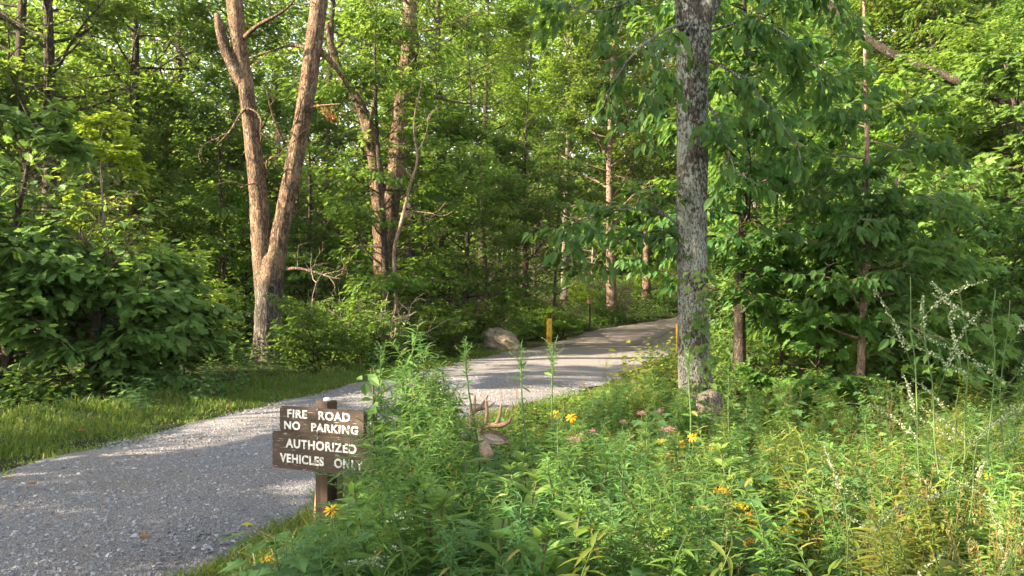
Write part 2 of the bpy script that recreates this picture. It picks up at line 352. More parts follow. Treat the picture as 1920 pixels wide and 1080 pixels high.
def gravel_mat():
    m, nt, out = new_mat('gravel'); L = nt.links.new
    co = coords(nt)
    v1 = N(nt, 'ShaderNodeTexVoronoi', feature='F1', i_Scale=46.0); L(co, v1.inputs['Vector'])
    v2 = N(nt, 'ShaderNodeTexVoronoi', feature='F1', i_Scale=95.0); L(co, v2.inputs['Vector'])
    n1 = N(nt, 'ShaderNodeTexNoise', i_Scale=.55, i_Detail=5.0, i_Roughness=.6); L(co, n1.inputs[0])
    sep = N(nt, 'ShaderNodeSeparateColor'); L(v1.outputs['Color'], sep.inputs[0])
    sep2 = N(nt, 'ShaderNodeSeparateColor'); L(v2.outputs['Color'], sep2.inputs[0])
    mixr = N(nt, 'ShaderNodeMath', operation='MULTIPLY_ADD', i_1=.5); L(sep.outputs[0], mixr.inputs[0])
    hm = N(nt, 'ShaderNodeMath', operation='MULTIPLY', i_1=.5); L(sep2.outputs[1], hm.inputs[0]); L(hm.outputs[0], mixr.inputs[2])
    rp = ramp(nt, mixr.outputs[0], [(.0, (.125, .13, .15)), (.45, (.192, .195, .222)), (.75, (.255, .258, .285)), (.97, (.38, .38, .40))])
    dirt = N(nt, 'ShaderNodeMix', data_type='RGBA'); dr = ramp(nt, n1.outputs['Fac'], [(.46, (0, 0, 0)), (.68, (.55, .55, .55))])
    sx = N(nt, 'ShaderNodeSeparateXYZ'); L(co, sx.inputs[0])
    far = N(nt, 'ShaderNodeMapRange'); far.inputs[1].default_value = 15; far.inputs[2].default_value = 30; far.inputs[4].default_value = .75; L(sx.outputs['Y'], far.inputs[0])
    att = N(nt, 'ShaderNodeAttribute', attribute_name='across'); wv = N(nt, 'ShaderNodeMath', operation='PINGPONG', i_1=.5); L(att.outputs['Fac'], wv.inputs[0])
    trk = ramp(nt, wv.outputs[0], [(.10, (0, 0, 0)), (.24, (.62, .62, .62)), (.32, (.62, .62, .62)), (.44, (.05, .05, .05))])
    n5 = N(nt, 'ShaderNodeTexNoise', i_Scale=1.6, i_Detail=5.0, i_Roughness=.7); L(co, n5.inputs[0])
    tm = N(nt, 'ShaderNodeMath', operation='MULTIPLY'); L(trk.outputs[0], tm.inputs[0]); L(n5.outputs['Fac'], tm.inputs[1])
    tmx = N(nt, 'ShaderNodeMath', operation='MAXIMUM'); L(dr.outputs[0], tmx.inputs[0]); L(tm.outputs[0], tmx.inputs[1])
    mxd = N(nt, 'ShaderNodeMath', operation='MAXIMUM'); L(tmx.outputs[0], mxd.inputs[0]); L(far.outputs[0], mxd.inputs[1])
    L(mxd.outputs[0], dirt.inputs[0]); L(rp.outputs[0], dirt.inputs[6]); dirt.inputs[7].default_value = (.22, .18, .145, 1)
    bm_ = N(nt, 'ShaderNodeMath', operation='ADD'); L(v1.outputs['Distance'], bm_.inputs[0]); L(v2.outputs['Distance'], bm_.inputs[1])
    bp = N(nt, 'ShaderNodeBump', i_Strength=.9, i_Distance=.025, invert=True); L(bm_.outputs[0], bp.inputs['Height'])
    pr = N(nt, 'ShaderNodeBsdfPrincipled', i_Roughness=.85); pr.inputs['Specular IOR Level'].default_value = .25
    L(dirt.outputs[2], pr.inputs['Base Color']); L(bp.outputs[0], pr.inputs['Normal']); L(pr.outputs[0], out.inputs[0]); return m
M['gravel'] = gravel_mat()
def stone_mat():
    m, nt, out = new_mat('gravel_stone'); L = nt.links.new
    geo = N(nt, 'ShaderNodeNewGeometry')
    rp = ramp(nt, geo.outputs['Random Per Island'], [(0, (.115, .12, .14)), (.4, (.182, .187, .215)), (.8, (.24, .243, .275)), (.985, (.37, .37, .39))])
    pr = N(nt, 'ShaderNodeBsdfPrincipled', i_Roughness=.8); pr.inputs['Specular IOR Level'].default_value = .3
    L(rp.outputs[0], pr.inputs['Base Color']); L(pr.outputs[0], out.inputs[0]); return m
M['stone'] = stone_mat()

# ------------------------------------------------------------------ where sunlight falls (gaps in the canopy on the sun's side)
def in_poly(poly, X, Y):
    poly = np.asarray(poly, float); inside = np.zeros(len(X), bool); j = len(poly) - 1
    for i in range(len(poly)):
        xi, yi = poly[i]; xj, yj = poly[j]
        c = ((yi > Y) != (yj > Y)) & (X < (xj - xi) * (Y - yi) / (yj - yi + 1e-9) + xi)
        inside ^= c; j = i
    return inside
GROUND_GAPS = [[(690, 750), (770, 712), (1040, 700), (1190, 722), (1090, 780), (930, 800), (800, 790), (700, 780)],
               [(90, 815), (330, 750), (500, 732), (530, 755), (300, 805), (130, 842)],
               [(560, 722), (700, 688), (900, 668), (860, 705), (640, 738)],
               [(960, 850), (1080, 790), (1150, 740), (1300, 720), (1500, 700), (1990, 690), (1990, 1300), (1350, 1300), (1280, 1120), (1120, 960)],
               [(110, 1062), (260, 1030), (290, 1042), (150, 1085)], [(500, 930), (600, 905), (610, 925), (530, 945)],
               [(400, 865), (500, 835), (520, 850), (430, 885)], [(250, 1078), (330, 1050), (350, 1070)],
               [(0, 870), (90, 850), (60, 870)],
               [(980, 660), (1230, 640), (1240, 652), (1000, 672)], [(1120, 625), (1270, 608), (1270, 622), (1150, 636)]]
# (x where the lit thing begins, nearest and farthest depth, lowest and highest height)
BOX_GAPS = [(-6.7, 19.6, 21.2, 1.6, 10.5), (-4.2, 25.6, 27.4, 2.5, 9), (-8.3, 14.2, 16.2, 2.4, 5.2), (-7.2, 16.8, 18.0, 1.6, 2.8), (.2, 29.5, 35.5, .2, 2.2), (4.0, 10.2, 11.0, -.2, .9),
            (7.0, 15.5, 23.5, 2.2, 7.5), (3.2, 13.6, 18.5, .6, 5.0), (-3.0, 36, 60, 8.5, 19), (-4.5, 24, 33, 8, 13), (9, 24, 40, 3, 14), (7.5, 17, 26, -.2, 1.3), (1.0, 5.2, 10.0, .2, 1.1), (2.2, 3.4, 5.4, .1, .9), (3.0, 44, 50, 1.5, 8), (4.0, 38, 80, .3, 6), (9.0, 44, 80, .3, 7)]
SHADE_BOXES = [(2.3, 10.2, 11.0, .8, 6.5), (-6.2, 19.7, 21.2, -.5, 1.3)]
E1 = np.array([SUN[1], -SUN[0], 0]) / math.hypot(SUN[0], SUN[1]); E2 = np.cross(SUN, E1)
def gap_noise(Wp):
    u = Wp @ E1; v = Wp @ E2
    return np.sin(u * 1.7 + 1.3 * np.sin(v * .9 + 1)) * np.sin(v * 1.9 + 1.1 * np.sin(u * 1.1 + 2)) + .6 * np.sin(u * 3.7 + v * 2.1) * np.sin(v * 3.1 - u * 1.3)
def sun_gap(Wp, rng, keep=0.05):
    """True where a leaf would shade one of the sunlit places, or lies in one of the open gaps of the canopy edge"""
    m = np.zeros(len(Wp), bool)
    t = (Wp[:, 2] - 0.25) / SUN[2]
    g = Wp - t[:, None] * SUN
    ok = (g[:, 1] > 1) & (Wp[:, 2] > 0.9)
    gx = 960 + FPX * g[:, 0] / np.maximum(g[:, 1], .5); gy = HOR - FPX * (g[:, 2] - CAM_H) / np.maximum(g[:, 1], .5)
    for p in GROUND_GAPS: m |= in_poly(p, gx, gy) & ok
    for x0, d0, d1, z0, z1 in BOX_GAPS:
        t = (Wp[:, 0] - x0) / SUN[0]; g = Wp - t[:, None] * SUN
        m |= (t > .5) & (g[:, 1] > d0) & (g[:, 1] < d1) & (g[:, 2] > z0) & (g[:, 2] < z1)
    m |= (Wp[:, 0] < -.40 * Wp[:, 1]) & (Wp[:, 1] > 17) & (gap_noise(Wp) > .50)
    for x0, d0, d1, z0, z1 in SHADE_BOXES:
        t = (Wp[:, 0] - x0) / SUN[0]; g = Wp - t[:, None] * SUN
        m &= ~((t > .5) & (g[:, 1] > d0) & (g[:, 1] < d1) & (g[:, 2] > z0) & (g[:, 2] < z1))
    return m & (rng.random(len(Wp)) > keep)

# ------------------------------------------------------------------ ground and road
def build_ground():
    mb = MB()
    xs = np.concatenate([np.linspace(-200, -60, 8)[:-1], np.arange(-60, -16, 2.0), np.arange(-16, 26, .5), np.arange(26, 70, 2.0), np.linspace(70, 200, 8)])
    ys = np.concatenate([np.linspace(-80, -6, 8)[:-1], np.arange(-6, 40, .5), np.arange(40, 100, 2.0), np.linspace(100, 240, 8)])
    X, Y = np.meshgrid(xs, ys)
    Z = gz(X, np.clip(Y, 0, 95))
    inside = (X > road_l(Y) + .15) & (X < road_r(Y) - .15)
    Z = Z - 0.04 * inside
    nx, ny = len(xs), len(ys)
    i = np.arange(ny - 1)[:, None] * nx; j = np.arange(nx - 1)[None, :]
    F = np.stack([i + j, i + j + 1, i + nx + j + 1, i + nx + j], -1).reshape(-1, 4)
    mb.add(np.stack([X, Y, Z], -1).reshape(-1, 3), [F])
    o = mb.build('forest_floor', M['floor']); tag(o, 'earth and leaf litter of the woodland floor', 'ground', kind='structure')
    mb = MB(); rng = np.random.default_rng(2)
    ys = np.concatenate([np.arange(-3, 35, .2), np.arange(35, 78, .5)]); n = 25
    el = road_l(ys) + 0.10 * np.sin(ys * 2.3) + .07 * rng.standard_normal(len(ys)).cumsum() * 0 + 0.06 * np.sin(ys * 5.1 + 1)
    er = road_r(ys) + 0.10 * np.sin(ys * 1.9 + 2) + 0.06 * np.sin(ys * 4.7)
    t = np.linspace(0, 1, n)
    X = el[:, None] * (1 - t) + er[:, None] * t; Y = np.repeat(ys[:, None], n, 1)
    Z = gz(X, Y) + 0.035 - 0.06 * (np.abs(t - .5) * 2) ** 4 + 0.012 * np.sin(X * 2.1 + Y * .5) * np.sin(Y * .9)
    i = np.arange(len(ys) - 1)[:, None] * n; j = np.arange(n - 1)[None, :]
    F = np.stack([i + j, i + j + 1, i + n + j + 1, i + n + j], -1).reshape(-1, 4)
    mb.add(np.stack([X, Y, Z], -1).reshape(-1, 3), [F])
    o = mb.build('gravel_road', M['gravel']); at = o.data.attributes.new('across', 'FLOAT', 'POINT'); at.data.foreach_set('value', np.repeat(t[None, :], len(ys), 0).reshape(-1).astype(np.float32)); tag(o, 'grey crushed gravel fire road curving to the right into the woods', 'road', kind='structure')
    # loose stones
    mb = MB(); n = 22000
    y = 3.6 + (17 - 3.6) * rng.random(n) ** 1.5
    x = road_l(y) - .22 + (road_r(y) - road_l(y) + .40) * rng.random(n)
    s = .004 + .008 * rng.random(n) ** 2.8
    base = np.array([(-1, -.8, -.6), (1, -.9, -.5), (.9, .8, -.6), (-.8, 1, -.5), (-.6, -.6, .6), (.7, -.5, .5), (.5, .7, .65), (-.7, .5, .5)])
    fc = np.array([(0, 3, 2, 1), (4, 5, 6, 7), (0, 1, 5, 4), (1, 2, 6, 5), (2, 3, 7, 6), (3, 0, 4, 7)])
    V = base[None] * (1 + .3 * rng.standard_normal((n, 8, 3))) * s[:, None, None] * np.stack([1 + .5 * rng.random(n), 1 + .5 * rng.random(n), .8 + .3 * rng.random(n)], -1)[:, None, :]
    a = rng.random(n) * 6.28; ca, sa = np.cos(a)[:, None], np.sin(a)[:, None]
    V = np.stack([V[..., 0] * ca - V[..., 1] * sa, V[..., 0] * sa + V[..., 1] * ca, V[..., 2]], -1)
    tt = np.abs((x - road_l(y)) / (road_r(y) - road_l(y)) - .5) * 2
    z = gz(x, y) + .035 - .06 * tt ** 4 + 0.012 * np.sin(x * 2.1 + y * .5) * np.sin(y * .9) + s * .3
    V = V + np.stack([x, y, z], -1)[:, None, :]
    mb.add(V.reshape(-1, 3), [(fc[None] + (np.arange(n) * 8)[:, None, None]).reshape(-1, 4)])
    o = mb.build('loose_gravel', M['stone'], smooth=False); tag(o, 'loose crushed stone chips strewn over the fire road', 'gravel', kind='stuff')
build_ground()

def blades(name, label, n, sampler, hrange, mat, seed, width=.006, lean=.5, cat='grass'):
    rng = np.random.default_rng(seed); mb = MB()
    x, y, hs = sampler(rng, n); n = len(x)
    h = (hrange[0] + (hrange[1] - hrange[0]) * rng.random(n) ** 1.6) * hs
    a = rng.random(n) * 6.28; ln = lean * h * (.2 + rng.random(n))
    dx, dy = np.cos(a) * ln, np.sin(a) * ln; b = rng.random(n) * 6.28; w = width * (.6 + .8 * rng.random(n)) * (1 + y / 14)
    wx, wy = np.cos(b) * w, np.sin(b) * w; z = gz(x, y) - .02
    V = np.stack([np.stack([x - wx, y - wy, z], -1), np.stack([x + wx, y + wy, z], -1),
                  np.stack([x + dx * .35 + wx * .7, y + dy * .35 + wy * .7, z + h * .6], -1), np.stack([x + dx * .35 - wx * .7, y + dy * .35 - wy * .7, z + h * .6], -1),
                  np.stack([x + dx, y + dy, z + h * .92], -1)], 1)
    off = (np.arange(n) * 5)[:, None, None]
    mb.add(V.reshape(-1, 3), [(np.array([(0, 1, 2, 3)])[None] + off).reshape(-1, 4), (np.array([(3, 2, 4)])[None] + off).reshape(-1, 3)])
    o = mb.build(name, mat); tag(o, label, cat, kind='stuff'); return o
def verge_sampler(rng, n):
    y = 4.5 + 24 * rng.random(n) ** 1.3; wd = np.interp(y, [4, 12, 16, 24, 30], [2.9, 2.2, 1.5, 1.0, .9])
    x = road_l(y) + .18 + .22 * np.sin(y * 2.7) * np.sin(y * 1.1 + 2) + .10 * rng.standard_normal(n) - wd * rng.random(n) ** 1.1 - .1 * rng.random(n)
    clump = np.sin(x * 3.1 + y * 1.7) * np.sin(y * 2.9 - x) 
    k = rng.random(n) < .55 + .45 * clump + (x < road_l(y) - .3) * .4
    return x[k], y[k], (.45 + .65 * sstep(0, 1.5, road_l(y) - x) + .25 * clump)[k]
blades('verge_grass', 'short green grass on the verge left of the gravel road', 90000, verge_sampler, (.04, .20), M['grass'], 5, .006)
def right_sampler(rng, n):
    y = 3.2 + 11 * rng.random(n) ** 1.3; x = road_r(y) - .15 + rng.random(n) ** 1.2 * (y * .66 - road_r(y) + .15)
    return x, y, np.ones(n) * (.3 + .7 * sstep(0, .8, x - road_r(y)))
blades('meadow_grass', 'thin grass among the weeds right of the gravel road', 15000, right_sampler, (.10, .38), M['grass'], 6, .0035, .7)
def fringe_sampler(rng, n):
    y = 3.2 + 9 * rng.random(n) ** 1.4; o = np.abs(rng.standard_normal(n)) * .28 - .14 + .10 * np.sin(y * 4.1) * np.sin(y * 1.7 + 1); x = road_r(y) + o
    return x, y, .5 + .8 * sstep(0, .4, o)
blades('edge_grass', 'tufts of grass along the weedy edge of the gravel beside the sign', 15000, fringe_sampler, (.05, .26), M['grass'], 8, .004, .9)
blades('dry_edge_grass', 'bleached dry grass along the weedy edge of the gravel', 3500, fringe_sampler, (.05, .24), M['dry_grass'], 9, .003, 1.0)
def dry_sampler(rng, n):
    y = 5 + 10 * rng.random(n); x = road_r(y) + .4 + rng.random(n) * (y * .66 - road_r(y))
    k = (x / y > .10); return x[k], y[k], np.ones(k.sum())
blades('dry_grass', 'dry tan grass stems among the weeds under the right hand trees', 4500, dry_sampler, (.2, .5), M['dry_grass'], 7, .003, .8)

def cover(name, label, n, sampler, hmax, tpl, mat, seed, size):
    rng = np.random.default_rng(seed); mb = MB(); x, y, hs = sampler(rng, n); n = len(x)
    z = gz(x, y) + hmax * hs * rng.random(n) ** .8
    a = rng.random(n) * 6.28; f = np.stack([np.cos(a), np.sin(a), -.2 + .7 * rng.random(n) - .2], -1)
    u = np.stack([.7 * rng.standard_normal(n) * .6, .6 * rng.standard_normal(n) * .6, np.ones(n)], -1)
    stamp(mb, tpl, np.stack([x, y, z], -1), f, u, size[0] + (size[1] - size[0]) * rng.random(n))
    o = mb.build(name, mat); tag(o, label, 'ground cover', kind='stuff')
def left_under(rng, n):
    y = 9 + 40 * rng.random(n) ** 1.4; x = road_l(y) - 1.0 - np.interp(y, [9, 20, 30], [1.4, .6, .2]) - rng.random(n) ** 1.3 * (16 + y * .3)
    k = (x / y > -.66); return x[k], y[k], (.4 + .8 * rng.random(n))[k] * (.6 + .6 * np.abs(np.sin(x * 1.3) * np.sin(y * .9)))[k]
cover('woodland_undergrowth', 'low leafy undergrowth on the shaded floor left of the road', 42000, left_under, .55, T_WIDE, M['leaf_shrub'], 11, (.05, .13))
def verge_leaf(rng, n):
    x, y, h = verge_sampler(rng, n); return x, y, h * 1.2
cover('verge_clover', 'low clover and broad leaves mixed in the verge grass', 16000, verge_leaf, .13, T_WIDE, M['leaf_shrub'], 14, (.015, .04))
def right_under(rng, n):
    y = 3.1 + 12 * rng.random(n) ** 1.2; x = road_r(y) + .15 + rng.random(n) * (y * .66 - road_r(y)); return x, y, (.25 + .75 * sstep(.1, 1.2, x - road_r(y))) * (.7 + .5 * np.sin(x * 2.3) * np.sin(y * 1.9))
cover('weedy_ground_cover', 'low leafy weeds covering the bank right of the road', 46000, right_under, .42, T_SIMPLE, M['leaf_weed_light'], 12, (.03, .085))
def bank_under(rng, n):
    px = 985 + 330 * rng.random(n); y = 40 + 42 * rng.random(n); x = (px - 960) / FPX * y; k = x < road_l(y) - .3; return x[k], y[k], (.4 + .6 * rng.random(n))[k]
cover('bank_undergrowth', 'light green undergrowth on the bank beyond the bend of the road', 16000, bank_under, .7, T_WIDE, M['leaf_maple'], 15, (.08, .2))
def hill_under(rng, n):
    y = 14 + 50 * rng.random(n) ** 1.2; x = road_r(y) + .4 + rng.random(n) * (y * .66 - road_r(y) + 2); return x, y, .5 + rng.random(n)
cover('hillside_undergrowth', 'yellow green undergrowth on the slope behind the right hand trees', 34000, hill_under, .6, T_WIDE, M['leaf_weed_yellow'], 13, (.06, .16))

# ------------------------------------------------------------------ trees
def limb(rng, p0, d, L, n=6, wander=.25, lift=.0):
    pts = [np.asarray(p0, float)]; d = unit(np.asarray(d, float))
    for i in range(n):
        d = unit(d + wander * rng.standard_normal(3) * .5 + np.array([0, 0, lift]))
        pts.append(pts[-1] + d * L / n)
    return np.array(pts)

def spray(rng, pts, n, width, droop, size, out):
    """leaves along a twig polyline, alternate to both sides, roughly in one plane"""
    m = len(pts) - 1
    t = (.15 + .85 * rng.random(n) ** .7) * m; i = np.minimum(t.astype(int), m - 1); fr = (t - i)[:, None]
    p = pts[i] * (1 - fr) + pts[i + 1] * fr
    d = unit(pts[i + 1] - pts[i]); side = unit(np.cross(d, [0, 0, 1.0]) + 1e-6) * np.where(rng.random(n) < .5, -1, 1)[:, None]
    off = width * rng.random(n)[:, None]
    p = p + side * off + rng.standard_normal((n, 3)) * width * np.array([.18, .18, .14]) - np.array([0, 0, 1]) * droop * off * .5
    f = d * (.4 + .6 * rng.random(n))[:, None] + side * (.5 + .5 * rng.random(n))[:, None] + np.array([0, 0, -1]) * (droop * (.3 + rng.random(n)))[:, None] + rng.standard_normal((n, 3)) * .2
    u = np.array([0, 0, 1.0]) + rng.standard_normal((n, 3)) * .34
    out.append((p, unit(f), u, size * (.65 + .6 * rng.random(n))))

def cat_leaves(out):
    return [np.concatenate([o[k] for o in out]) for k in range(4)]

class Tree:
    """a tree in its own coordinates: woody mesh builder and leaf arrays"""
    def __init__(s, seed): s.rng = np.random.default_rng(seed); s.wood = MB(); s.out = []
    def trunk(s, pts, rad, sides=12, wob=.03):
        s.tp = np.asarray(pts, float); s.tr = np.asarray(rad, float); s.wood.tube(s.tp, s.tr, sides, True, wob, s.rng)
    def at(s, f):
        t = f * (len(s.tp) - 1); i = min(int(t), len(s.tp) - 2); fr = t - i
        return s.tp[i] * (1 - fr) + s.tp[i + 1] * fr, s.tr[i] * (1 - fr) + s.tr[i + 1] * fr
    def limbs(s, n, f0, f1, L, pitch=(.1, .5), sub=5, twig=.9, leaves=26, width=.22, droop=.4, size=.12, az=None, lift=.03, rr=.4, twigs2=0):
        rng = s.rng
        for k in range(n):
            f = f0 + (f1 - f0) * (k + rng.random()) / n
            p, r = s.at(f)
            a = (k * 2.399 + rng.random() * .8) if az is None else rng.uniform(*az)
            taper = L[0] + (L[1] - L[0]) * (1 - (f - f0) / (f1 - f0 + 1e-6)) ** .7
            ll = taper * (.7 + .5 * rng.random())
            d = np.array([math.cos(a), math.sin(a), rng.uniform(*pitch)])
            pts = limb(rng, p, d, ll, 7, .28, lift)
            s.wood.tube(pts, np.linspace(max(r * rr, .008), .004, len(pts)), 5, False)
            for q in range(sub):
                g = .25 + .75 * (q + rng.random()) / sub
                i = min(int(g * 7), 6); b = pts[i] + (pts[i + 1] - pts[i]) * (g * 7 - i)
                dd = unit(pts[i + 1] - pts[i]); sd = np.cross(dd, [0, 0, 1]) * (1 if q % 2 else -1)
                tl = twig * (.5 + .7 * rng.random()) * (1.15 - .5 * g)
                tw = limb(rng, b, dd * .7 + sd * rng.uniform(.4, 1.1) + np.array([0, 0, rng.uniform(-.15, .25)]), tl, 4, .3, -.05)
                s.wood.tube(tw, np.linspace(max(.004, r * rr * .25), .002, len(tw)), 3, False)
                spray(rng, tw, int(leaves * (.6 + .8 * rng.random())), width, droop, size, s.out)
    def fill(s, n, center, radii, size, clump=60, droop=.4, spread=.5):
        """clumps of leaves through an ellipsoid volume, for far crowns"""
        rng = s.rng; nc = max(1, n // clump)
        v = unit(rng.standard_normal((nc, 3))) * (rng.random(nc) ** .45)[:, None]
        c = np.asarray(center) + v * np.asarray(radii)
        for q in c:
            m = int(clump * (.5 + rng.random()))
            p = q + rng.standard_normal((m, 3)) * spread * np.array([1, 1, .45])
            f = rng.standard_normal((m, 3)) * np.array([1, 1, .4]) + np.array([0, 0, -droop])
            s.out.append((p, unit(f), np.array([0, 0, 1.0]) + rng.standard_normal((m, 3)) * .4, size * (.65 + .6 * rng.random(m))))
    def place(s, loc, rz=0, sc=1.0, name='tree', cat='tree', bark=None, leaf=None, tpl=T_SIMPLE, cull=False, group=None, label=None, share=None):
        root = empty(name, loc, rz, group, cat, label); root.scale = (sc,) * 3
        if share is not None and 'wood' in share: w = bpy.data.objects.new('trunk', share['wood']); C.objects.link(w); w.parent = root
        else:
            w = s.wood.build('trunk', bark, root)
            if share is not None: share['wood'] = w.data
        if s.out:
            if not hasattr(s, 'A'): s.A = cat_leaves(s.out)
            p, f, u, z = s.A; mask = None
            if cull:
                W = (p * sc) @ rotz(rz).T + np.asarray(loc, float)
                gap = sun_gap(W, np.random.default_rng(3))
                if gap.mean() > .002: mask = ~gap
            if mask is None and share is not None and 'leaf' in share:
                c = bpy.data.objects.new('crown', share['leaf']); C.objects.link(c); c.parent = root
            else:
                mb = MB()
                if mask is None: mask = np.ones(len(p), bool); keepit = True
                else: keepit = False
                if mask.sum() > 20:
                    stamp(mb, tpl, p[mask], f[mask], u[mask], z[mask]); c = mb.build('crown', leaf, root, smooth=False)
                    if share is not None and keepit: share['leaf'] = c.data
        return root

def world_pts(lst): return np.array([P(*q) for q in lst])
def smooth_line(pts, n=24):
    pts = np.asarray(pts, float); t = np.linspace(0, len(pts) - 1, n)
    out = []
    for q in t:
        i = min(int(q), len(pts) - 2); f = q - i
        p0 = pts[max(i - 1, 0)]; p1 = pts[i]; p2 = pts[i + 1]; p3 = pts[min(i + 2, len(pts) - 1)]
        out.append(.5 * ((2 * p1) + (-p0 + p2) * f + (2 * p0 - 5 * p1 + 4 * p2 - p3) * f * f + (-p0 + 3 * p1 - 3 * p2 + p3) * f ** 3))
    return np.array(out)
def smooth_val(v, n): return np.interp(np.linspace(0, len(v) - 1, n), np.arange(len(v)), v)
def twiggy(T, rng, p0, d, L, r, depth=2):
    pts = limb(rng, p0, d, L, 7, .45, .0); T.wood.tube(pts, np.linspace(r, .004, 8), 5, False)
    if depth:
        for q in range(3):
            i = rng.integers(2, 7); twiggy(T, rng, pts[i], unit(pts[i] - pts[i - 1]) + rng.standard_normal(3) * .6, L * rng.uniform(.3, .6), max(.005, r * .5), depth - 1)

# forked bare tree
D0 = 20.4; base = P(500, 690, D0); base[2] = gzf(base[0], base[1]) - .1
T = Tree(21); rng = T.rng
lo = world_pts([(500, 705, D0), (501, 640, D0), (503, 570, D0), (507, 520, D0), (510, 485, D0), (511, 468, D0)]) - base
T.trunk(smooth_line(lo, 22), smooth_val([.46, .33, .31, .32, .28, .13], 22), 22, .018)
ls = world_pts([(503, 640, D0), (499, 560, D0), (494, 500, D0), (490, 440, D0), (485, 370, D0), (474, 270, D0), (462, 170, D0), (449, 90, D0), (440, 0, D0), (432, -160, D0), (424, -330, D0 + .6)]) - base
rs = world_pts([(503, 640, D0), (507, 560, D0), (513, 505, D0), (523, 450, D0), (535, 390, D0), (553, 300, D0), (571, 200, D0), (586, 100, D0), (599, 0, D0), (612, -150, D0), (640, -330, D0 - .5)]) - base
T.wood.tube(smooth_line(ls, 46), smooth_val([.19, .25, .26, .235, .215, .19, .18, .185, .19, .17, .1], 46), 18, True, .03, rng)
T.wood.tube(smooth_line(rs, 46), smooth_val([.19, .25, .25, .225, .205, .20, .20, .20, .20, .17, .1], 46), 18, True, .03, rng)
stub = world_pts([(458, 160, D0), (440, 130, D0 - .1), (424, 95, D0 - .1), (413, 60, D0 - .1), (406, 26, D0 - .1)]) - base
T.wood.tube(smooth_line(stub, 12), smooth_val([.16, .15, .13, .11, .07], 12), 10, True, .06, rng)
br = [([(455, 75, D0), (480, 50, D0 - .4), (520, 28, D0 - .6), (548, 5, D0 - .7), (575, -40, D0 - .7)], .07),
      ([(575, 90, D0), (545, 85, D0 + .3), (510, 95, D0 + .4), (470, 108, D0 + .5)], .05),
      ([(600, 95, D0), (622, 118, D0), (645, 150, D0 + .3), (660, 180, D0 + .5)], .09),
      ([(470, 195, D0), (450, 215, D0 - .3), (432, 245, D0 - .5), (408, 270, D0 - .6)], .035),
      ([(455, 200, D0), (480, 210, D0 - .4), (495, 235, D0 - .5)], .025),
      ([(535, 270, D0), (520, 240, D0 - .2), (508, 205, D0 - .3), (500, 170, D0 - .4)], .04),
      ([(545, 250, D0), (560, 215, D0 - .3), (563, 180, D0 - .4)], .03),
      ([(505, 330, D0), (500, 305, D0 - .2), (515, 293, D0 - .4), (532, 296, D0 - .4)], .035),
      ([(490, 345, D0), (470, 345, D0 - .3), (450, 352, D0 - .4)], .02),
      ([(570, 205, D0), (600, 198, D0 - .2), (640, 195, D0 - .3)], .035)]
for pl, r in br:
    q = smooth_line(world_pts(pl) - base, 12); T.wood.tube(q, np.linspace(r, .012, 12), 6, True, .05, rng)
    twiggy(T, rng, q[8], unit(q[9] - q[8]) + rng.standard_normal(3) * .5, .9, .018, 1)
q = smooth_line(world_pts([(530, 508, D0), (555, 503, D0 - .3), (590, 510, D0 - .5), (620, 520, D0 - .6), (640, 523, D0 - .7)]) - base, 12)
T.wood.tube(q, np.linspace(.045, .012, 12), 6, True, .05, rng)
for i, dv in ((3, (.6, 0, .8)), (5, (.5, 0, .9)), (7, (.7, 0, .6)), (8, (.4, 0, -.7)), (9, (.7, -.2, .4))):
    twiggy(T, rng, q[i], np.array(dv), .65, .022, 1)
# a few dry leaves still on the right stem
for pl in ([(590, 195, D0 - .2), (610, 200, D0 - .3), (628, 215, D0 - .3)],):
    spray(rng, smooth_line(world_pts(pl) - base, 5), 50, .25, .8, .12, T.out)
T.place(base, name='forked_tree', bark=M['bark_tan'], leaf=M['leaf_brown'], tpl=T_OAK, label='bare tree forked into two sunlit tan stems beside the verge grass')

# tree behind it with a forked, partly bare trunk
D1 = 26.5; base = P(722, 560, D1); base[2] = gzf(base[0], base[1]) - .1
T = Tree(22); rng = T.rng
T.trunk(smooth_line(world_pts([(722, 640, D1), (720, 520, D1), (718, 430, D1), (720, 375, D1), (724, 350, D1)]) - base, 20), smooth_val([.38, .32, .30, .26, .10], 20), 16, .02)
T.wood.tube(smooth_line(world_pts([(716, 500, D1), (713, 400, D1), (706, 330, D1), (694, 255, D1), (676, 200, D1), (645, 150, D1), (625, 100, D1), (612, 40, D1)]) - base, 30), smooth_val([.2, .25, .23, .2, .17, .15, .12, .06], 30), 12, True, .05, rng)
T.wood.tube(smooth_line(world_pts([(724, 500, D1), (731, 400, D1), (742, 320, D1), (748, 250, D1), (757, 170, D1), (768, 60, D1), (772, -100, D1)]) - base, 30), smooth_val([.2, .27, .27, .28, .26, .22, .12], 30), 12, True, .03, rng)
for pl, r in (([(690, 250, D1), (700, 200, D1 - .3), (712, 140, D1)], .1), ([(720, 345, D1), (735, 338, D1 - .4), (730, 350, D1 - .6)], .12)):
    q = smooth_line(world_pts(pl) - base, 10); T.wood.tube(q, np.linspace(r, .03, 10), 7, True, .06, rng)
T.tp = smooth_line(world_pts([(757, 170, D1), (768, 60, D1), (772, -100, D1), (775, -250, D1)]) - base, 8); T.tr = np.linspace(.2, .05, 8)
T.limbs(16, .0, 1, (1.2, 2.6), (-.15, .5), 6, 1.1, 46, .3, .5, .14)
T.place(base, name='forked_tree', bark=M['bark_tan'], leaf=M['leaf_canopy'], cull=False, label='leafy tree with a forked brown trunk behind the fallen brush pile')

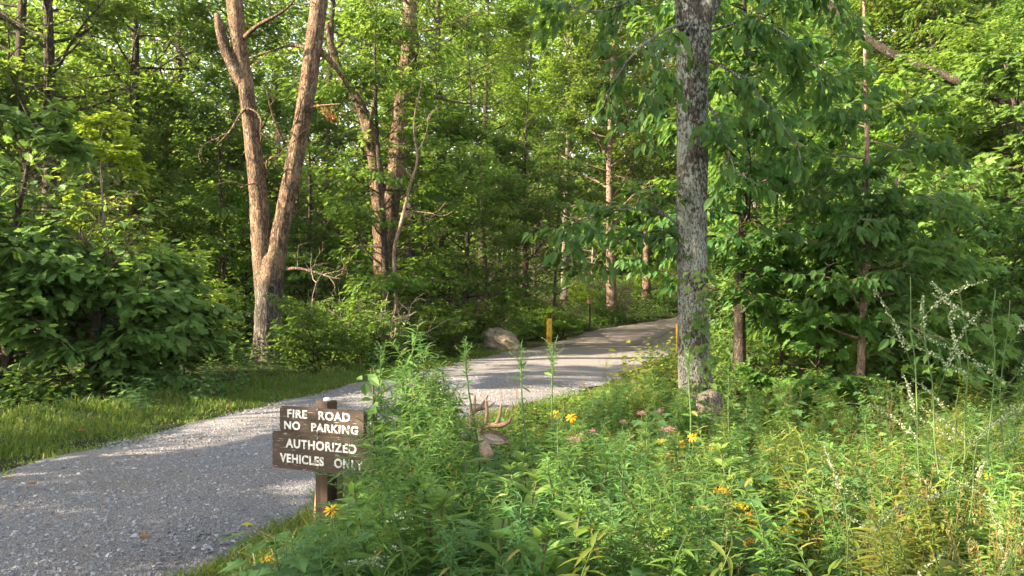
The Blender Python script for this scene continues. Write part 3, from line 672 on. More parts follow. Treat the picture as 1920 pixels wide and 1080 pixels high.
# pale crooked sapling
D2 = 23.5; base = P(744, 625, D2); base[2] = gzf(base[0], base[1]) - .05
T = Tree(23)
T.trunk(smooth_line(world_pts([(744, 630, D2), (742, 540, D2), (739, 470, D2), (752, 420, D2), (768, 350, D2), (782, 300, D2), (776, 230, D2), (792, 150, D2)]) - base, 34), smooth_val([.07, .058, .05, .052, .042, .035, .025, .015], 34), 9, .04)
for f, dv in ((.45, (.7, 0, .5)), (.62, (-.6, 0, .9)), (.75, (.6, 0, .6))): p, r = T.at(f); twiggy(T, T.rng, p, np.array(dv), 1.3, .03, 1)
T.limbs(6, .7, 1, (.5, 1.0), (0, .5), 4, .6, 22, .2, .4, .11)
T.place(base, name='sapling', bark=M['bark_pink'], leaf=M['leaf_forest'], label='thin crooked pale sapling in front of the forked brown trunk')

# lichen barked tree on the right
D3 = 10.6; base = P(1308, 800, D3); base[2] = gzf(base[0], base[1]) - .08
T = Tree(24); rng = T.rng
T.trunk(smooth_line(world_pts([(1314, 840, D3), (1306, 760, D3), (1302, 680, D3), (1299, 560, D3), (1297, 420, D3), (1298, 280, D3), (1299, 150, D3), (1300, 60, D3)]) - base, 70), smooth_val([.28, .225, .20, .188, .188, .19, .192, .215], 70), 28, .012)
T.wood.tube(smooth_line(world_pts([(1303, 100, D3), (1316, 40, D3), (1340, -20, D3), (1375, -120, D3), (1420, -300, D3)]) - base, 16), smooth_val([.16, .14, .13, .11, .06], 16), 14, True, .03, rng)
T.wood.tube(smooth_line(world_pts([(1299, 90, D3), (1290, 20, D3), (1286, -60, D3), (1275, -200, D3), (1260, -420, D3)]) - base, 16), smooth_val([.18, .15, .13, .11, .05], 16), 14, True, .03, rng)
T.wood.tube(smooth_line(world_pts([(1284, 62, D3 - .17), (1276, 45, D3 - .27), (1272, 20, D3 - .3), (1266, -30, D3 - .4)]) - base, 10), smooth_val([.05, .045, .04, .02], 10), 8, True, .04, rng)
for kx, ky in ((1316, 288), (1287, 368), (1289, 60)):                                       # knots in the bark
    c = P(kx, ky, D3 - .19) - base; T.wood.tube([c + [0, .05, 0], c + [0, 0, 0], c + [0, -.012, 0]], [.05, .04, .018], 9, True, .05, rng)
def hang(T, pl, nt, leaves, width, size, droop=.8, r=.02):
    q = smooth_line(world_pts(pl) - base, 14); T.wood.tube(q, np.linspace(r, .005, 14), 6, False)
    for k in range(nt):
        i = T.rng.integers(3, 13); d = unit(q[i + 1 if i < 13 else i] - q[i - 1])
        tw = limb(T.rng, q[i], d + T.rng.standard_normal(3) * .7, T.rng.uniform(.25, .65), 4, .35, -.12)
        T.wood.tube(tw, np.linspace(.007, .002, len(tw)), 4, False); spray(T.rng, tw, leaves, width, droop, size, T.out)
hang(T, [(1296, 40, D3), (1240, 60, D3 - .8), (1180, 110, D3 - 1.2), (1130, 190, D3 - 1.3)], 12, 13, .12, .15)
hang(T, [(1296, -20, D3), (1220, -10, D3 - .6), (1130, 20, D3 - 1.0), (1060, 10, D3 - 1)], 14, 14, .13, .15)
hang(T, [(1310, 20, D3), (1240, 130, D3 - .9), (1200, 210, D3 - 1.2)], 7, 12, .12, .15)
hang(T, [(1320, 110, D3), (1380, 140, D3 - .5), (1440, 200, D3 - .8), (1500, 280, D3 - 1)], 16, 14, .14, .16)
hang(T, [(1330, 60, D3), (1400, 40, D3 - .5), (1480, 70, D3 - .7), (1560, 160, D3 - .6)], 20, 15, .14, .16)
hang(T, [(1345, 0, D3), (1420, -40, D3 - .4), (1520, -30, D3 - .3), (1620, 40, D3)], 20, 15, .14, .16)
hang(T, [(1320, 190, D3), (1350, 230, D3 - .6), (1380, 330, D3 - .9)], 8, 13, .13, .16)
hang(T, [(1312, 480, D3 + .15), (1250, 405, D3 - .1), (1150, 395, D3 - .3), (1045, 440, D3 - .4)], 20, 15, .15, .155)
hang(T, [(1312, 520, D3 + .15), (1260, 440, D3 + .1), (1200, 440, D3), (1130, 470, D3)], 10, 13, .14, .15)
tree_main = T.place(base, name='lichen_barked_tree', bark=M['bark_lichen'], leaf=M['leaf_hickory'], tpl=T_OVATE, label='grey lichen spotted trunk standing between the gravel road and the weeds')

# ivy on it
def vine(name, label, pts_px, d, n, size, w, mat, tpl, spread=.12):
    rng = np.random.default_rng(len(label)); q = smooth_line(world_pts([(a, b, d) for a, b in pts_px]), 16)
    root = empty(name, q[0], 0, None, 'vine', label)
    mb = MB(); mb.tube(q - q[0], .006, 5, False); mb.build('stem', M['stem_red'], root)
    i = rng.integers(0, 15, n); p = q[i] - q[0] + rng.standard_normal((n, 3)) * np.array([spread, .05, .06]) + np.array([0, -.03, 0])
    f = rng.standard_normal((n, 3)) * np.array([.8, .4, .5]) + np.array([0, -.4, -.5]); u = rng.standard_normal((n, 3)) * .5 + np.array([0, -.8, .6])
    m2 = MB(); stamp(m2, tpl, p, f, u, size * (.6 + .7 * rng.random(n))); m2.build('foliage', mat, root, smooth=False)
vine('ivy_vine', 'green ivy climbing the right side of the lichen spotted trunk', [(1330, 780), (1328, 700), (1322, 640), (1318, 570), (1322, 500)], D3 - .24, 150, .085, .1, M['leaf_weed'], T_IVY, .09)

# old stump beside that trunk
def stump():
    D = 10.2; b = P(1332, 815, D); b[2] = gzf(b[0], b[1]) - .05; T = Tree(77)
    root = empty('tree_stump', b, 0, None, 'stump', 'weathered grey stump leaning against the foot of the lichen spotted trunk')
    top = CAM_H + (HOR - 732) / FPX * D - b[2]; mb = MB()
    mb.tube([(0, 0, -.1), (0, 0, .1), (0, 0, top * .5), (-.02, 0, top * .85), (-.03, 0, top * .96), (-.04, 0, top)], [.20, .17, .15, .145, .12, .05], 18, True, .07, T.rng)
    mb.build('trunk', M['bark_grey'], root)
    m2 = MB(); m2.tube([(.12, -.05, .15), (.24, -.12, .02), (.4, -.2, -.06)], [.06, .05, .02], 8, True, .05, T.rng); m2.build('root', M['bark_grey'], root)
stump()

def quick(px, py, D, top_py, r, seed, name, label, bark, leaf, tpl, group=None, cull=False, cat='tree', lean=0.0, curve=.15, limbs=None, off=0):
    b = P(px, py, D); b[2] = gzf(b[0], b[1]) - .05
    H = CAM_H + (HOR - top_py) / FPX * D - b[2]; T = Tree(seed); rng = T.rng
    n = 20; t = np.linspace(0, 1, n); ph = rng.random() * 6
    pts = np.stack([lean * H * t ** 1.3 + curve * np.sin(t * 4 + ph) * t, curve * np.cos(t * 3.3 + ph) * t * .7, H * t], -1)
    T.trunk(pts, r * (1.25 * np.exp(-t * 12) * .3 + 1 - .75 * t), 10, .04)
    for L in limbs or []: T.limbs(**L)
    return T.place(b, name=name, cat=cat, bark=bark, leaf=leaf, tpl=tpl, group=group, cull=cull, label=label)

# leafy trees on the right, big drooping leaves
quick(1388, 748, 12.6, -60, .10, 31, 'broadleaf_sapling', 'dark slim trunk with big drooping leaves just right of the lichen spotted trunk', M['bark_dark'], M['leaf_hickory'], T_OVATE,
      limbs=[dict(n=28, f0=.24, f1=.98, L=(1.0, 2.3), pitch=(-.15, .6), sub=8, twig=.75, leaves=18, width=.16, droop=.8, size=.165), dict(n=22, f0=.22, f1=.95, L=(.5, .9), pitch=(-.2, .5), sub=5, twig=.6, leaves=17, width=.16, droop=.8, size=.165, az=(3.6, 5.8))])
quick(1610, 790, 11.6, -120, .055, 32, 'broadleaf_sapling', 'slim sunlit stem with broad dark leaves among the right hand trees', M['bark_pink'], M['leaf_hickory'], T_OVATE, lean=.03,
      limbs=[dict(n=22, f0=.14, f1=.66, L=(.9, 1.8), pitch=(-.1, .5), sub=7, twig=.65, leaves=16, width=.15, droop=.8, size=.16), dict(n=10, f0=.3, f1=.5, L=(.4, .8), pitch=(-.2, .5), sub=5, twig=.5, leaves=16, width=.15, droop=.8, size=.16, az=(3.8, 5.6))])
quick(1655, 700, 13.6, 330, .07, 33, 'broadleaf_sapling', 'short leaning stem with broad leaves behind the slim sunlit stem', M['bark_pink'], M['leaf_maple'], T_MAPLE, lean=.06,
      limbs=[dict(n=18, f0=.2, f1=1, L=(.9, 1.9), pitch=(-.1, .4), sub=6, twig=.6, leaves=15, width=.16, droop=.6, size=.14)])
quick(1540, 740, 15.5, 330, .06, 36, 'broadleaf_sapling', 'low leafy sapling in the shade under the right hand trees', M['bark_dark'], M['leaf_maple'], T_MAPLE, lean=-.03,
      limbs=[dict(n=18, f0=.15, f1=1, L=(.9, 1.9), pitch=(-.1, .4), sub=6, twig=.6, leaves=15, width=.16, droop=.6, size=.14)])
quick(1960, 640, 18.5, 120, .14, 34, 'maple_tree', 'sunlit maple with lobed leaves reaching in from the right edge', M['bark_dark'], M['leaf_maple'], T_MAPLE, lean=-.12,
      limbs=[dict(n=26, f0=.22, f1=1, L=(1.6, 3.6), pitch=(-.1, .35), sub=8, twig=1.1, leaves=26, width=.22, droop=.55, size=.19)])
quick(1790, 610, 22, 180, .12, 35, 'maple_tree', 'sunlit maple behind the leaning dead trunk on the right', M['bark_dark'], M['leaf_maple'], T_MAPLE, lean=-.02,
      limbs=[dict(n=24, f0=.2, f1=1, L=(1.4, 3.4), pitch=(-.1, .35), sub=8, twig=1.1, leaves=26, width=.22, droop=.55, size=.19)])
for px, py, D, top, sd, lf, tp, lab in ((1465, 760, 14.0, 300, 301, 'leaf_hickory', T_OVATE, 'bushy broadleaf sapling right of the dark slim trunk, leafy to the ground'), (1535, 770, 12.4, 470, 302, 'leaf_maple', T_MAPLE, 'small lobed leaf sapling left of the slim sunlit stem'),
        (1705, 760, 12.6, 440, 303, 'leaf_maple', T_MAPLE, 'low spreading lobed leaf sapling right of the slim sunlit stem'), (1800, 700, 15.5, 330, 304, 'leaf_maple', T_MAPLE, 'bushy lobed leaf sapling under the leaning dead trunk'), (1895, 690, 14.2, 420, 305, 'leaf_hickory', T_OVATE, 'broadleaf sapling near the right edge below the maple'),
        (1420, 690, 17.5, 180, 306, 'leaf_maple', T_MAPLE, 'bright sapling seen behind the dark slim trunk'), (1580, 690, 18.0, 200, 307, 'leaf_maple', T_MAPLE, 'bright sapling seen behind the slim sunlit stem'), (1690, 690, 19.0, 150, 308, 'leaf_yellow', T_MAPLE, 'yellow green sapling behind the low spreading one')):
    quick(px, py, D, top, .035, sd, 'broadleaf_sapling', lab, M['bark_dark'], M[lf], tp,
          limbs=[dict(n=26, f0=.06, f1=1, L=(.6, 1.6), pitch=(-.1, .8), sub=7, twig=.65, leaves=17, width=.17, droop=.7, size=.145)])
# leaning dead trunk, top right
def leaning():
    D = 19.6; q = smooth_line(world_pts([(1985, 255, D - .6), (1900, 195, D - .4), (1800, 155, D - .2), (1700, 115, D), (1620, 70, D + .1), (1550, 5, D + .2), (1500, -60, D + .3)]), 30)
    base = q[0].copy(); base[2] = gzf(base[0], base[1])
    root = empty('leaning_trunk', base, 0, None, 'dead tree', 'dead trunk leaning diagonally across the leaves at the upper right'); T = Tree(41)
    full = np.concatenate([[[base[0] + 2.6, base[1] - 1.2, base[2] - .2], [base[0] + 1.2, base[1] - .6, base[2] + 2.6]], q]) - base
    T.wood.tube(full, np.linspace(.13, .075, len(full)), 14, True, .04, T.rng); T.wood.build('trunk', M['bark_dark'], root)
leaning()

# big leafy bush at the left
def oak_bush(px, py, D, top, seed, label, spread=1.0):
    quick(px, py, D, top, .09, seed, 'oak_bush', label, M['bark_dark'], M['leaf_oak'], T_OAK, cat='bush', group='young oaks at the left edge', curve=.25, cull=True,
          limbs=[dict(n=40, f0=.03, f1=.97, L=(.55 * spread, 1.75 * spread), pitch=(-.1, .95), sub=8, twig=.75, leaves=22, width=.22, droop=.65, size=.185)])
oak_bush(20, 742, 13.0, 250, 52, 'tallest young oak filling the left edge of the picture', .95)
oak_bush(165, 742, 13.2, 430, 51, 'broad dark green young oak bush beside the left verge', 1.1)
oak_bush(-60, 720, 15.0, 260, 58, 'young oak partly cut off by the left edge', 1.1)
oak_bush(285, 715, 15.8, 500, 53, 'small low oak bush right of the broad dark green one', .8)
quick(205, 660, 15.2, 232, .04, 54, 'sunlit_sapling', 'slender yellow green sunlit sapling rising behind the dark oak bush', M['bark_grey'], M['leaf_sapling'], T_SIMPLE, cull=True,
      limbs=[dict(n=34, f0=.35, f1=1, L=(.25, 1.15), pitch=(.1, .5), sub=6, twig=.45, leaves=26, width=.13, droop=.35, size=.125)])
quick(345, 690, 17.5, 475, .03, 55, 'sunlit_sapling', 'short yellow green sapling between the oak bushes and the forked bare tree', M['bark_grey'], M['leaf_sapling'], T_SIMPLE, cull=True,
      limbs=[dict(n=14, f0=.3, f1=1, L=(.3, .9), pitch=(.1, .4), sub=5, twig=.45, leaves=18, width=.12, droop=.35, size=.11)])

# trees of the wood: variants, then many placed
VAR = {}
def variant(kind, seed):
    T = Tree(seed); rng = T.rng
    if kind == 'canopy':
        H = rng.uniform(17, 22); n = 26; t = np.linspace(0, 1, n); ph = rng.random() * 6
        T.trunk(np.stack([.5 * np.sin(t * 3 + ph) * t, .4 * np.cos(t * 2.7 + ph) * t, H * t], -1), .24 * (1.05 - .9 * t) + .12 * np.exp(-t * 20), 10, .04)
        T.limbs(44, .24, .99, (1.4, 4.4), (.0, 1.0), 9, 1.8, 70, .55, .6, .22, lift=.02)
    elif kind == 'mid':
        H = rng.uniform(8, 11); n = 20; t = np.linspace(0, 1, n); ph = rng.random() * 6
        T.trunk(np.stack([.4 * np.sin(t * 3 + ph) * t, .3 * np.cos(t * 3.7 + ph) * t, H * t], -1), .10 * (1.08 - t), 8, .04)
        T.limbs(40, .10, .99, (.8, 2.9), (-.05, .8), 8, 1.1, 44, .36, .55, .15)
    elif kind == 'shrub':
        for k in range(7):
            a = rng.random() * 6.28; T.trunk(limb(rng, (.1 * math.cos(a), .1 * math.sin(a), -.05), (.5 * math.cos(a), .5 * math.sin(a), 1), rng.uniform(1.0, 1.9), 7, .3), np.linspace(.018, .004, 8), 4, .0)
            T.limbs(8, .15, 1, (.3, .7), (-.2, .6), 4, .4, 16, .14, .4, .10)
    return T
for k, seeds in (('canopy', (61, 62, 63, 64)), ('mid', (71, 72, 73, 74)), ('shrub', (81, 82, 83))):
    VAR[k] = [(variant(k, s), {}, {}) for s in seeds]
def put(kind, v, px, D, sc=1.0, rz=None, name=None, leaf=None, bark=None, phrase='', cat='tree', group=None, cull=True, py=None, cls=0):
    T, sh0, sh1 = VAR[kind][v % len(VAR[kind])]
    x = (px - 960) / FPX * D; b = (x, D, gzf(x, D) - .06)
    key = (leaf or 'd') + (bark or 'd')
    sh = sh0.setdefault(key, {})
    r = random.Random(int(px * 7 + D * 13)); rz = r.random() * 6.28 if rz is None else rz
    root = T.place(b, rz, sc, name=name, cat=cat, bark=M[bark or 'bark_dark'], leaf=M[leaf or 'leaf_forest'], tpl=(T_SIMPLE, T_WIDE, T_SIMPLE, T_MAPLE)[v % 4] if kind == 'mid' else T_SIMPLE, cull=cull, group=group, share=sh)
    REG.append((root, phrase, px, D)); return root

rs = random.Random(4)
def putxy(x, y, v, sc, name, leaf, bark, phrase, group):
    T, sh0, sh1 = VAR['canopy'][v]
    root = T.place((x, y, gzf(x, y) - .06), (x * 3 + y) % 6.28, sc, name=name, cat='tree', bark=M[bark], leaf=M[leaf], tpl=T_SIMPLE, cull=True, group=group, share=sh0.setdefault(leaf + bark, {}))
    REG.append((root, phrase, -1000 + 40 * y, max(y, 1)))
# named trunks seen in the wood
for v, px, D, sc, leaf, bark in [(0, 84, 26, 1.0, 'leaf_canopy', 'bark_dark'), (1, 30, 29, 1.05, 'leaf_canopy', 'bark_dark'), (2, 245, 33, 1.0, 'leaf_canopy', 'bark_dark'),
        (3, 330, 37, 1.1, 'leaf_canopy', 'bark_dark'), (0, 430, 34, 1.0, 'leaf_canopy', 'bark_dark'), (1, 612, 40, 1.05, 'leaf_canopy', 'bark_dark'), (2, 835, 36, 1.0, 'leaf_canopy', 'bark_dark'),
        (3, 905, 50, 1.0, 'leaf_yellow', 'bark_dark'), (0, 1148, 47, 1.1, 'leaf_canopy', 'bark_pink'), (1, 1060, 56, 1.05, 'leaf_yellow', 'bark_grey'),
        (2, 1212, 60, 1.1, 'leaf_canopy', 'bark_pink'), (1, 985, 60, 1.1, 'leaf_yellow', 'bark_dark'), (3, 1340, 46, 1.0, 'leaf_canopy', 'bark_dark'), (0, 1450, 40, .95, 'leaf_canopy', 'bark_dark'), (1, 1560, 50, 1.1, 'leaf_canopy', 'bark_dark'),
        (2, 1705, 36, 1.0, 'leaf_canopy', 'bark_pink'), (3, 1745, 34, 1.0, 'leaf_canopy', 'bark_dark'), (0, 1812, 38, 1.0, 'leaf_canopy', 'bark_pink'), (1, 1900, 42, 1.0, 'leaf_canopy', 'bark_dark'),
        (2, 150, 46, 1.1, 'leaf_canopy', 'bark_dark'), (0, 520, 52, 1.1, 'leaf_canopy', 'bark_dark'), (3, 690, 58, 1.15, 'leaf_canopy', 'bark_dark'), (2, 770, 46, 1.05, 'leaf_canopy', 'bark_dark'), (1, -60, 38, 1.1, 'leaf_canopy', 'bark_dark')]:
    put('canopy', v, px, D, sc, None, 'forest_tree', leaf, bark, ('tall sunlit yellow green tree' if leaf == 'leaf_yellow' else 'tall tree with a pinkish brown trunk' if bark == 'bark_pink' else 'tall tree with a grey trunk' if bark == 'bark_grey' else 'tall tree with a dark trunk'), group='tall trees of the wood')
for i in range(46):
    px = -60 + 2040 * (i + rs.random()) / 46; D = rs.uniform(24, 44) + (10 if 1000 < px < 1330 else 0) - (3 if px > 1500 else 0)
    if 560 < px < 700 and D < 27: D += 6
    while road_l(D) - 1.2 < (px - 960) / FPX * D < road_r(D) + 1.0: D += 1.5
    if 1040 < px < 1300: continue
    put('mid', rs.randrange(4), px, D, rs.uniform(.75, 1.15), None, 'understory_tree', rs.choice(['leaf_forest', 'leaf_forest', 'leaf_canopy', 'leaf_canopy', 'leaf_yellow']), 'bark_dark', 'slender small leaved tree', group='slender trees of the understory')
put('mid', 1, 990, 36, 1.15, None, 'understory_tree', 'leaf_forest', 'bark_dark', 'slender small leaved tree', group='slender trees of the understory')
for i in range(54):
    px = 230 + 700 * (i + rs.random()) / 40 if i < 40 else rs.uniform(940, 1260)
    if i < 40:
        D = rs.uniform(18.5, 30); x = (px - 960) / FPX * D
        if x > road_l(D) - 1.3: D = max(12, D); 
        while (px - 960) / FPX * D > road_l(D) - 1.2 and D < 60: D += 1
        if 430 < px < 600 and D < 24: D = 25.5
    else:
        D = rs.uniform(32, 60)
        while (px - 960) / FPX * D > road_l(D) - 1.2 and D < 75: D += 1
    put('shrub', rs.randrange(3), px, D, rs.uniform(.6, 1.15), None, 'shrub', rs.choice(['leaf_shrub', 'leaf_shrub', 'leaf_forest', 'leaf_yellow']) if rs.random() < .8 else 'leaf_shrub', 'bark_dark', 'leafy green shrub', 'shrub', 'shrubs at the edge of the wood')
for px, D, sc, leaf in ((1000, 34, 1.0, 'leaf_yellow'), (1055, 34.5, 1.05, 'leaf_yellow'), (1072, 40, 1.0, 'leaf_maple'), (975, 33, .8, 'leaf_maple'), (575, 21.5, .45, 'leaf_shrub'), (630, 22, .5, 'leaf_yellow'), (690, 22.5, .5, 'leaf_yellow'), (400, 21, .5, 'leaf_shrub')):
    put('shrub', int(px), px, D, sc, None, 'shrub', leaf, 'bark_dark', 'sunlit light green shrub' if leaf != 'leaf_shrub' else 'leafy green shrub', 'shrub', 'shrubs at the edge of the wood')
for px, D, sc, lf in ((1060, 50, 1.0, 'leaf_maple'), (1095, 54, 1.2, 'leaf_yellow'), (1135, 55, 1.0, 'leaf_maple'), (1170, 60, 1.3, 'leaf_yellow'), (1200, 66, 1.2, 'leaf_maple'), (1235, 70, 1.4, 'leaf_yellow'), (1265, 72, 1.3, 'leaf_maple'), (1120, 64, 1.5, 'leaf_maple'), (1290, 76, 1.5, 'leaf_yellow'), (1080, 60, 1.4, 'leaf_yellow')):
    put('shrub', int(px), px, D, sc, None, 'shrub', lf, 'bark_dark', 'light green shrub beyond the bend', 'shrub', 'shrubs at the edge of the wood')
for px, D, sc in ((1000, 66, 1.0), (1035, 74, 1.1), (1065, 62, .9), (1088, 80, 1.1), (1110, 70, 1.0), (1135, 84, 1.1), (1160, 74, 1.0), (1195, 86, 1.2), (1225, 80, 1.1), (1250, 88, 1.2), (1275, 82, 1.0)):
    put('mid', int(px), px, D, sc, None, 'understory_tree', 'leaf_maple', 'bark_grey', 'bright small leaved tree', group='slender trees of the understory')
for px, D, sc in ((1420, 17, .8), (1500, 19, .9), (1580, 18, .8), (1650, 21, 1.1), (1740, 20, .9), (1830, 24, 1.1), (1900, 26, 1.2), (1360, 22, .9), (1460, 26, 1.1), (1560, 28, 1.2), (1720, 27, 1.2), (1800, 30, 1.3), (1900, 18, .6)):
    put('shrub', int(px), px, D, sc, None, 'shrub', rs.choice(['leaf_maple', 'leaf_shrub', 'leaf_weed_yellow']), 'bark_dark', 'leafy shrub on the slope', 'shrub', 'shrubs on the right hand slope', cull=False)
for i in range(44):
    px = 180 + 1500 * (i + rs.random()) / 44; D = rs.uniform(46, 68); 
    if 1150 < px < 1500: D += 10
    while road_l(D) - 1.2 < (px - 960) / FPX * D < road_r(D) + 1.0: D += 1.5
    if 1040 < px < 1300: continue
    put('mid', rs.randrange(4), px, D, rs.uniform(.8, 1.2), None, 'understory_tree', rs.choice(['leaf_forest', 'leaf_forest', 'leaf_canopy']), 'bark_dark', 'distant small leaved tree', group='slender trees of the understory')
for px, D, sc, lf in ((1345, 12.6, .42, 'leaf_maple'), (1396, 12.0, .6, 'leaf_maple'), (1615, 10.9, .5, 'leaf_maple'), (1430, 13.2, .5, 'leaf_shrub'), (1475, 11.8, .42, 'leaf_maple'), (1540, 13.5, .62, 'leaf_shrub'), (1590, 12.2, .5, 'leaf_maple'), (1660, 12.8, .58, 'leaf_shrub'), (1720, 14.5, .6, 'leaf_maple'), (1790, 13.5, .5, 'leaf_shrub'), (1850, 15.5, .6, 'leaf_maple'),
                     (1915, 14, .55, 'leaf_shrub'), (1380, 15.5, .7, 'leaf_maple'), (1500, 16, .85, 'leaf_shrub'), (1620, 16.5, .9, 'leaf_maple'), (1270, 13.5, .45, 'leaf_weed_yellow'), (1235, 15.5, .45, 'leaf_maple')):
    put('shrub', int(px), px, D, sc, None, 'shrub', lf, 'bark_dark', 'low bushy shrub', 'shrub', 'shrubs on the right hand slope', cull=False)
# trees left of the picture that shade the near road
for x, y, v, sc in ((-12.2, 5.2, 2, .66), (-9.4, -.6, 1, .55), (-10.8, 4.4, 1, .5), (-9.2, 2.0, 3, .5), (-15.5, 4.0, 0, .8), (-13.6, 8.0, 1, .66), (-12.5, -2.5, 2, .7), (-17, 12, 3, .8), (-19, 20, 0, .9)):
    putxy(x, y, v, sc, 'forest_tree', 'leaf_canopy', 'bark_dark', 'tall tree outside the left edge', group='tall trees of the wood')

def far_wood():
    rng = np.random.default_rng(91); mb = MB(); n = 300000
    a = -.75 + 1.5 * rng.random(n); d = 72 + 30 * rng.random(n); x = a * d; y = d
    h = 33 + 4 * np.sin(x * .21) + 3 * np.sin(x * .53 + 1)
    z = gz(x, np.clip(y, 0, 95)) + h * rng.random(n) ** 1.05
    low = rng.random(n) < .42; z = np.where(low, gz(x, np.clip(y, 0, 95)) + 9 * rng.random(n), z)
    c = rng.standard_normal((n, 3)); u = np.array([0, 0, 1.0]) + rng.standard_normal((n, 3)) * .5
    stamp(mb, T_WIDE, np.stack([x, y, z], -1), c * np.array([1, 1, .4]), u, .35 + .4 * rng.random(n))
    o = mb.build('distant_wood', M['leaf_canopy'], smooth=False); tag(o, 'mass of far foliage closing the view behind the wood', 'woodland', kind='stuff')
far_wood()

def brush():
    D = 21.5; b = P(650, 640, D); b[2] = gzf(b[0], b[1]); T = Tree(95); root = empty('brush_pile', b, 0, None, 'brush pile', 'tangle of dead grey branches on the ground behind the verge')
    for k in range(15):
        p = np.array([T.rng.uniform(-.9, .9), T.rng.uniform(-.6, .6), 0]); mb = T.wood = MB()
        twiggy(T, T.rng, p, np.array([T.rng.uniform(.1, 1.1), T.rng.uniform(-.3, .3), T.rng.uniform(.25, .9)]), T.rng.uniform(1.2, 2.6), .022, 2)
        mb.build('branch', M['dead_wood'], root)
brush()

# ------------------------------------------------------------------ boulder, posts, chain
def boulder():
    D = 27.5; b = P(940, 655, D); b[2] = gzf(b[0], b[1])
    bm = bmesh.new(); bmesh.ops.create_icosphere(bm, subdivisions=4, radius=1); rng = np.random.default_rng(8)
    dirs = unit(rng.standard_normal((26, 3))); offs = .62 + .3 * rng.random(26)
    for v in bm.verts:
        d = np.array(v.co); s = min([1.0] + [o / max(1e-3, float(np.dot(d, q))) for q, o in zip(dirs, offs) if np.dot(d, q) > .1])
        v.co = Vector(d * s * (1 + .02 * rng.standard_normal() + .06 * math.sin(d[0] * 7 + 2 * d[2]) * math.sin(d[2] * 6 + d[1] * 5)))
        v.co.x *= .78; v.co.y *= .55; v.co.z *= .56
        v.co.z += -.10 * v.co.x
    mb = MB(); mb.bm(bm, (0, 0, .2)); o = mb.build('boulder', M['rock'], smooth=False); o.location = b
    tag(o, 'tan grey boulder beside the gravel road left of the yellow post', 'boulder')
boulder()
def bollard(px, top, D, label):
    b = P(px, 650, D); b[2] = gzf(b[0], b[1]); H = CAM_H + (HOR - top) / FPX * D - b[2]
    root = empty('bollard', b, 0, 'yellow posts of the gate', 'bollard', label)
    mb = MB(); r = .095; mb.tube([(0, 0, -.2), (0, 0, .3), (0, 0, H - .02), (0, 0, H)], [r, r, r, r * .93], 20); mb.build('post', M['yellow_paint'], root)
    mb = MB(); mb.tube([(0, 0, H - .005), (0, 0, H + .012), (0, 0, H + .02)], [r * .98, r * .9, r * .5], 20); mb.build('cap', M['rust'], root)
    mb = MB(); a = np.linspace(0, 2 * PI, 13); mb.tube(np.stack([.0 * a, -r - .012 + .03 * np.cos(a), H - .16 + .03 * np.sin(a)], -1), .008, 6, False); mb.build('eye_ring', M['rust'], root)
    return b, H
b1, h1 = bollard(1030, 597, 30.5, 'yellow painted steel post between the boulder and the road')
b2, h2 = bollard(1273, 606, 26.2, 'yellow painted post half hidden behind the lichen spotted trunk')
def chain():
    a = np.array([b2[0] - .1, b2[1], b2[2] + h2 - .16]); c = np.array([b1[0] + .12, b1[1], b1[2] + .06]); mb = MB(); mb2 = []
    n = 90; t = np.linspace(0, 1, n); p = a * (1 - t)[:, None] + c * t[:, None]
    drop = np.minimum(0, 0) ; p[:, 2] = np.maximum(gz(p[:, 0], p[:, 1]) + .055, a[2] - (a[2] - .06) * (1 - (1 - np.minimum(t / .5, 1)) ** 2))
    for i in range(n - 1):
        d = unit(p[i + 1] - p[i]); m = .5 * (p[i] + p[i + 1]); s = np.cross(d, [0, 0, 1]) if i % 2 else np.cross(d, np.cross(d, [0, 0, 1])); s = unit(s)
        q = np.linspace(0, 2 * PI, 9); L = np.linalg.norm(p[i + 1] - p[i]) * .66
        mb.tube(m + np.cos(q)[:, None] * d * L + np.sin(q)[:, None] * s * .022, .008, 4, False)
    o = mb.build('chain', M['steel']); tag(o, 'rusty chain hanging from the yellow post and lying across the road', 'chain')
chain()
def trail_post():
    D = 38.5; b = P(1106, 632, D); b[2] = gzf(b[0], b[1]); H = CAM_H + (HOR - 563) / FPX * D - b[2]
    root = empty('trail_marker', b, 0, None, 'marker post', 'thin dark post with a small tan plate at the bend of the road')
    mb = MB(); mb.box((0, 0, H / 2 - .1), (.035, .035, H / 2 + .1), None, .006); mb.build('post', M['post_wood'], root)
    mb = MB(); mb.box((0, -.055, H - .06), (.125, .014, .11), None, .006); mb.build('plate', M['pale_wood'], root)
    for z in (H - .005, H - .12):
        mb = MB(); mb.tube([(0, -.068, z), (0, -.076, z)], [.012, .009], 8); mb.build('bolt', M['rust'], root)
trail_post()

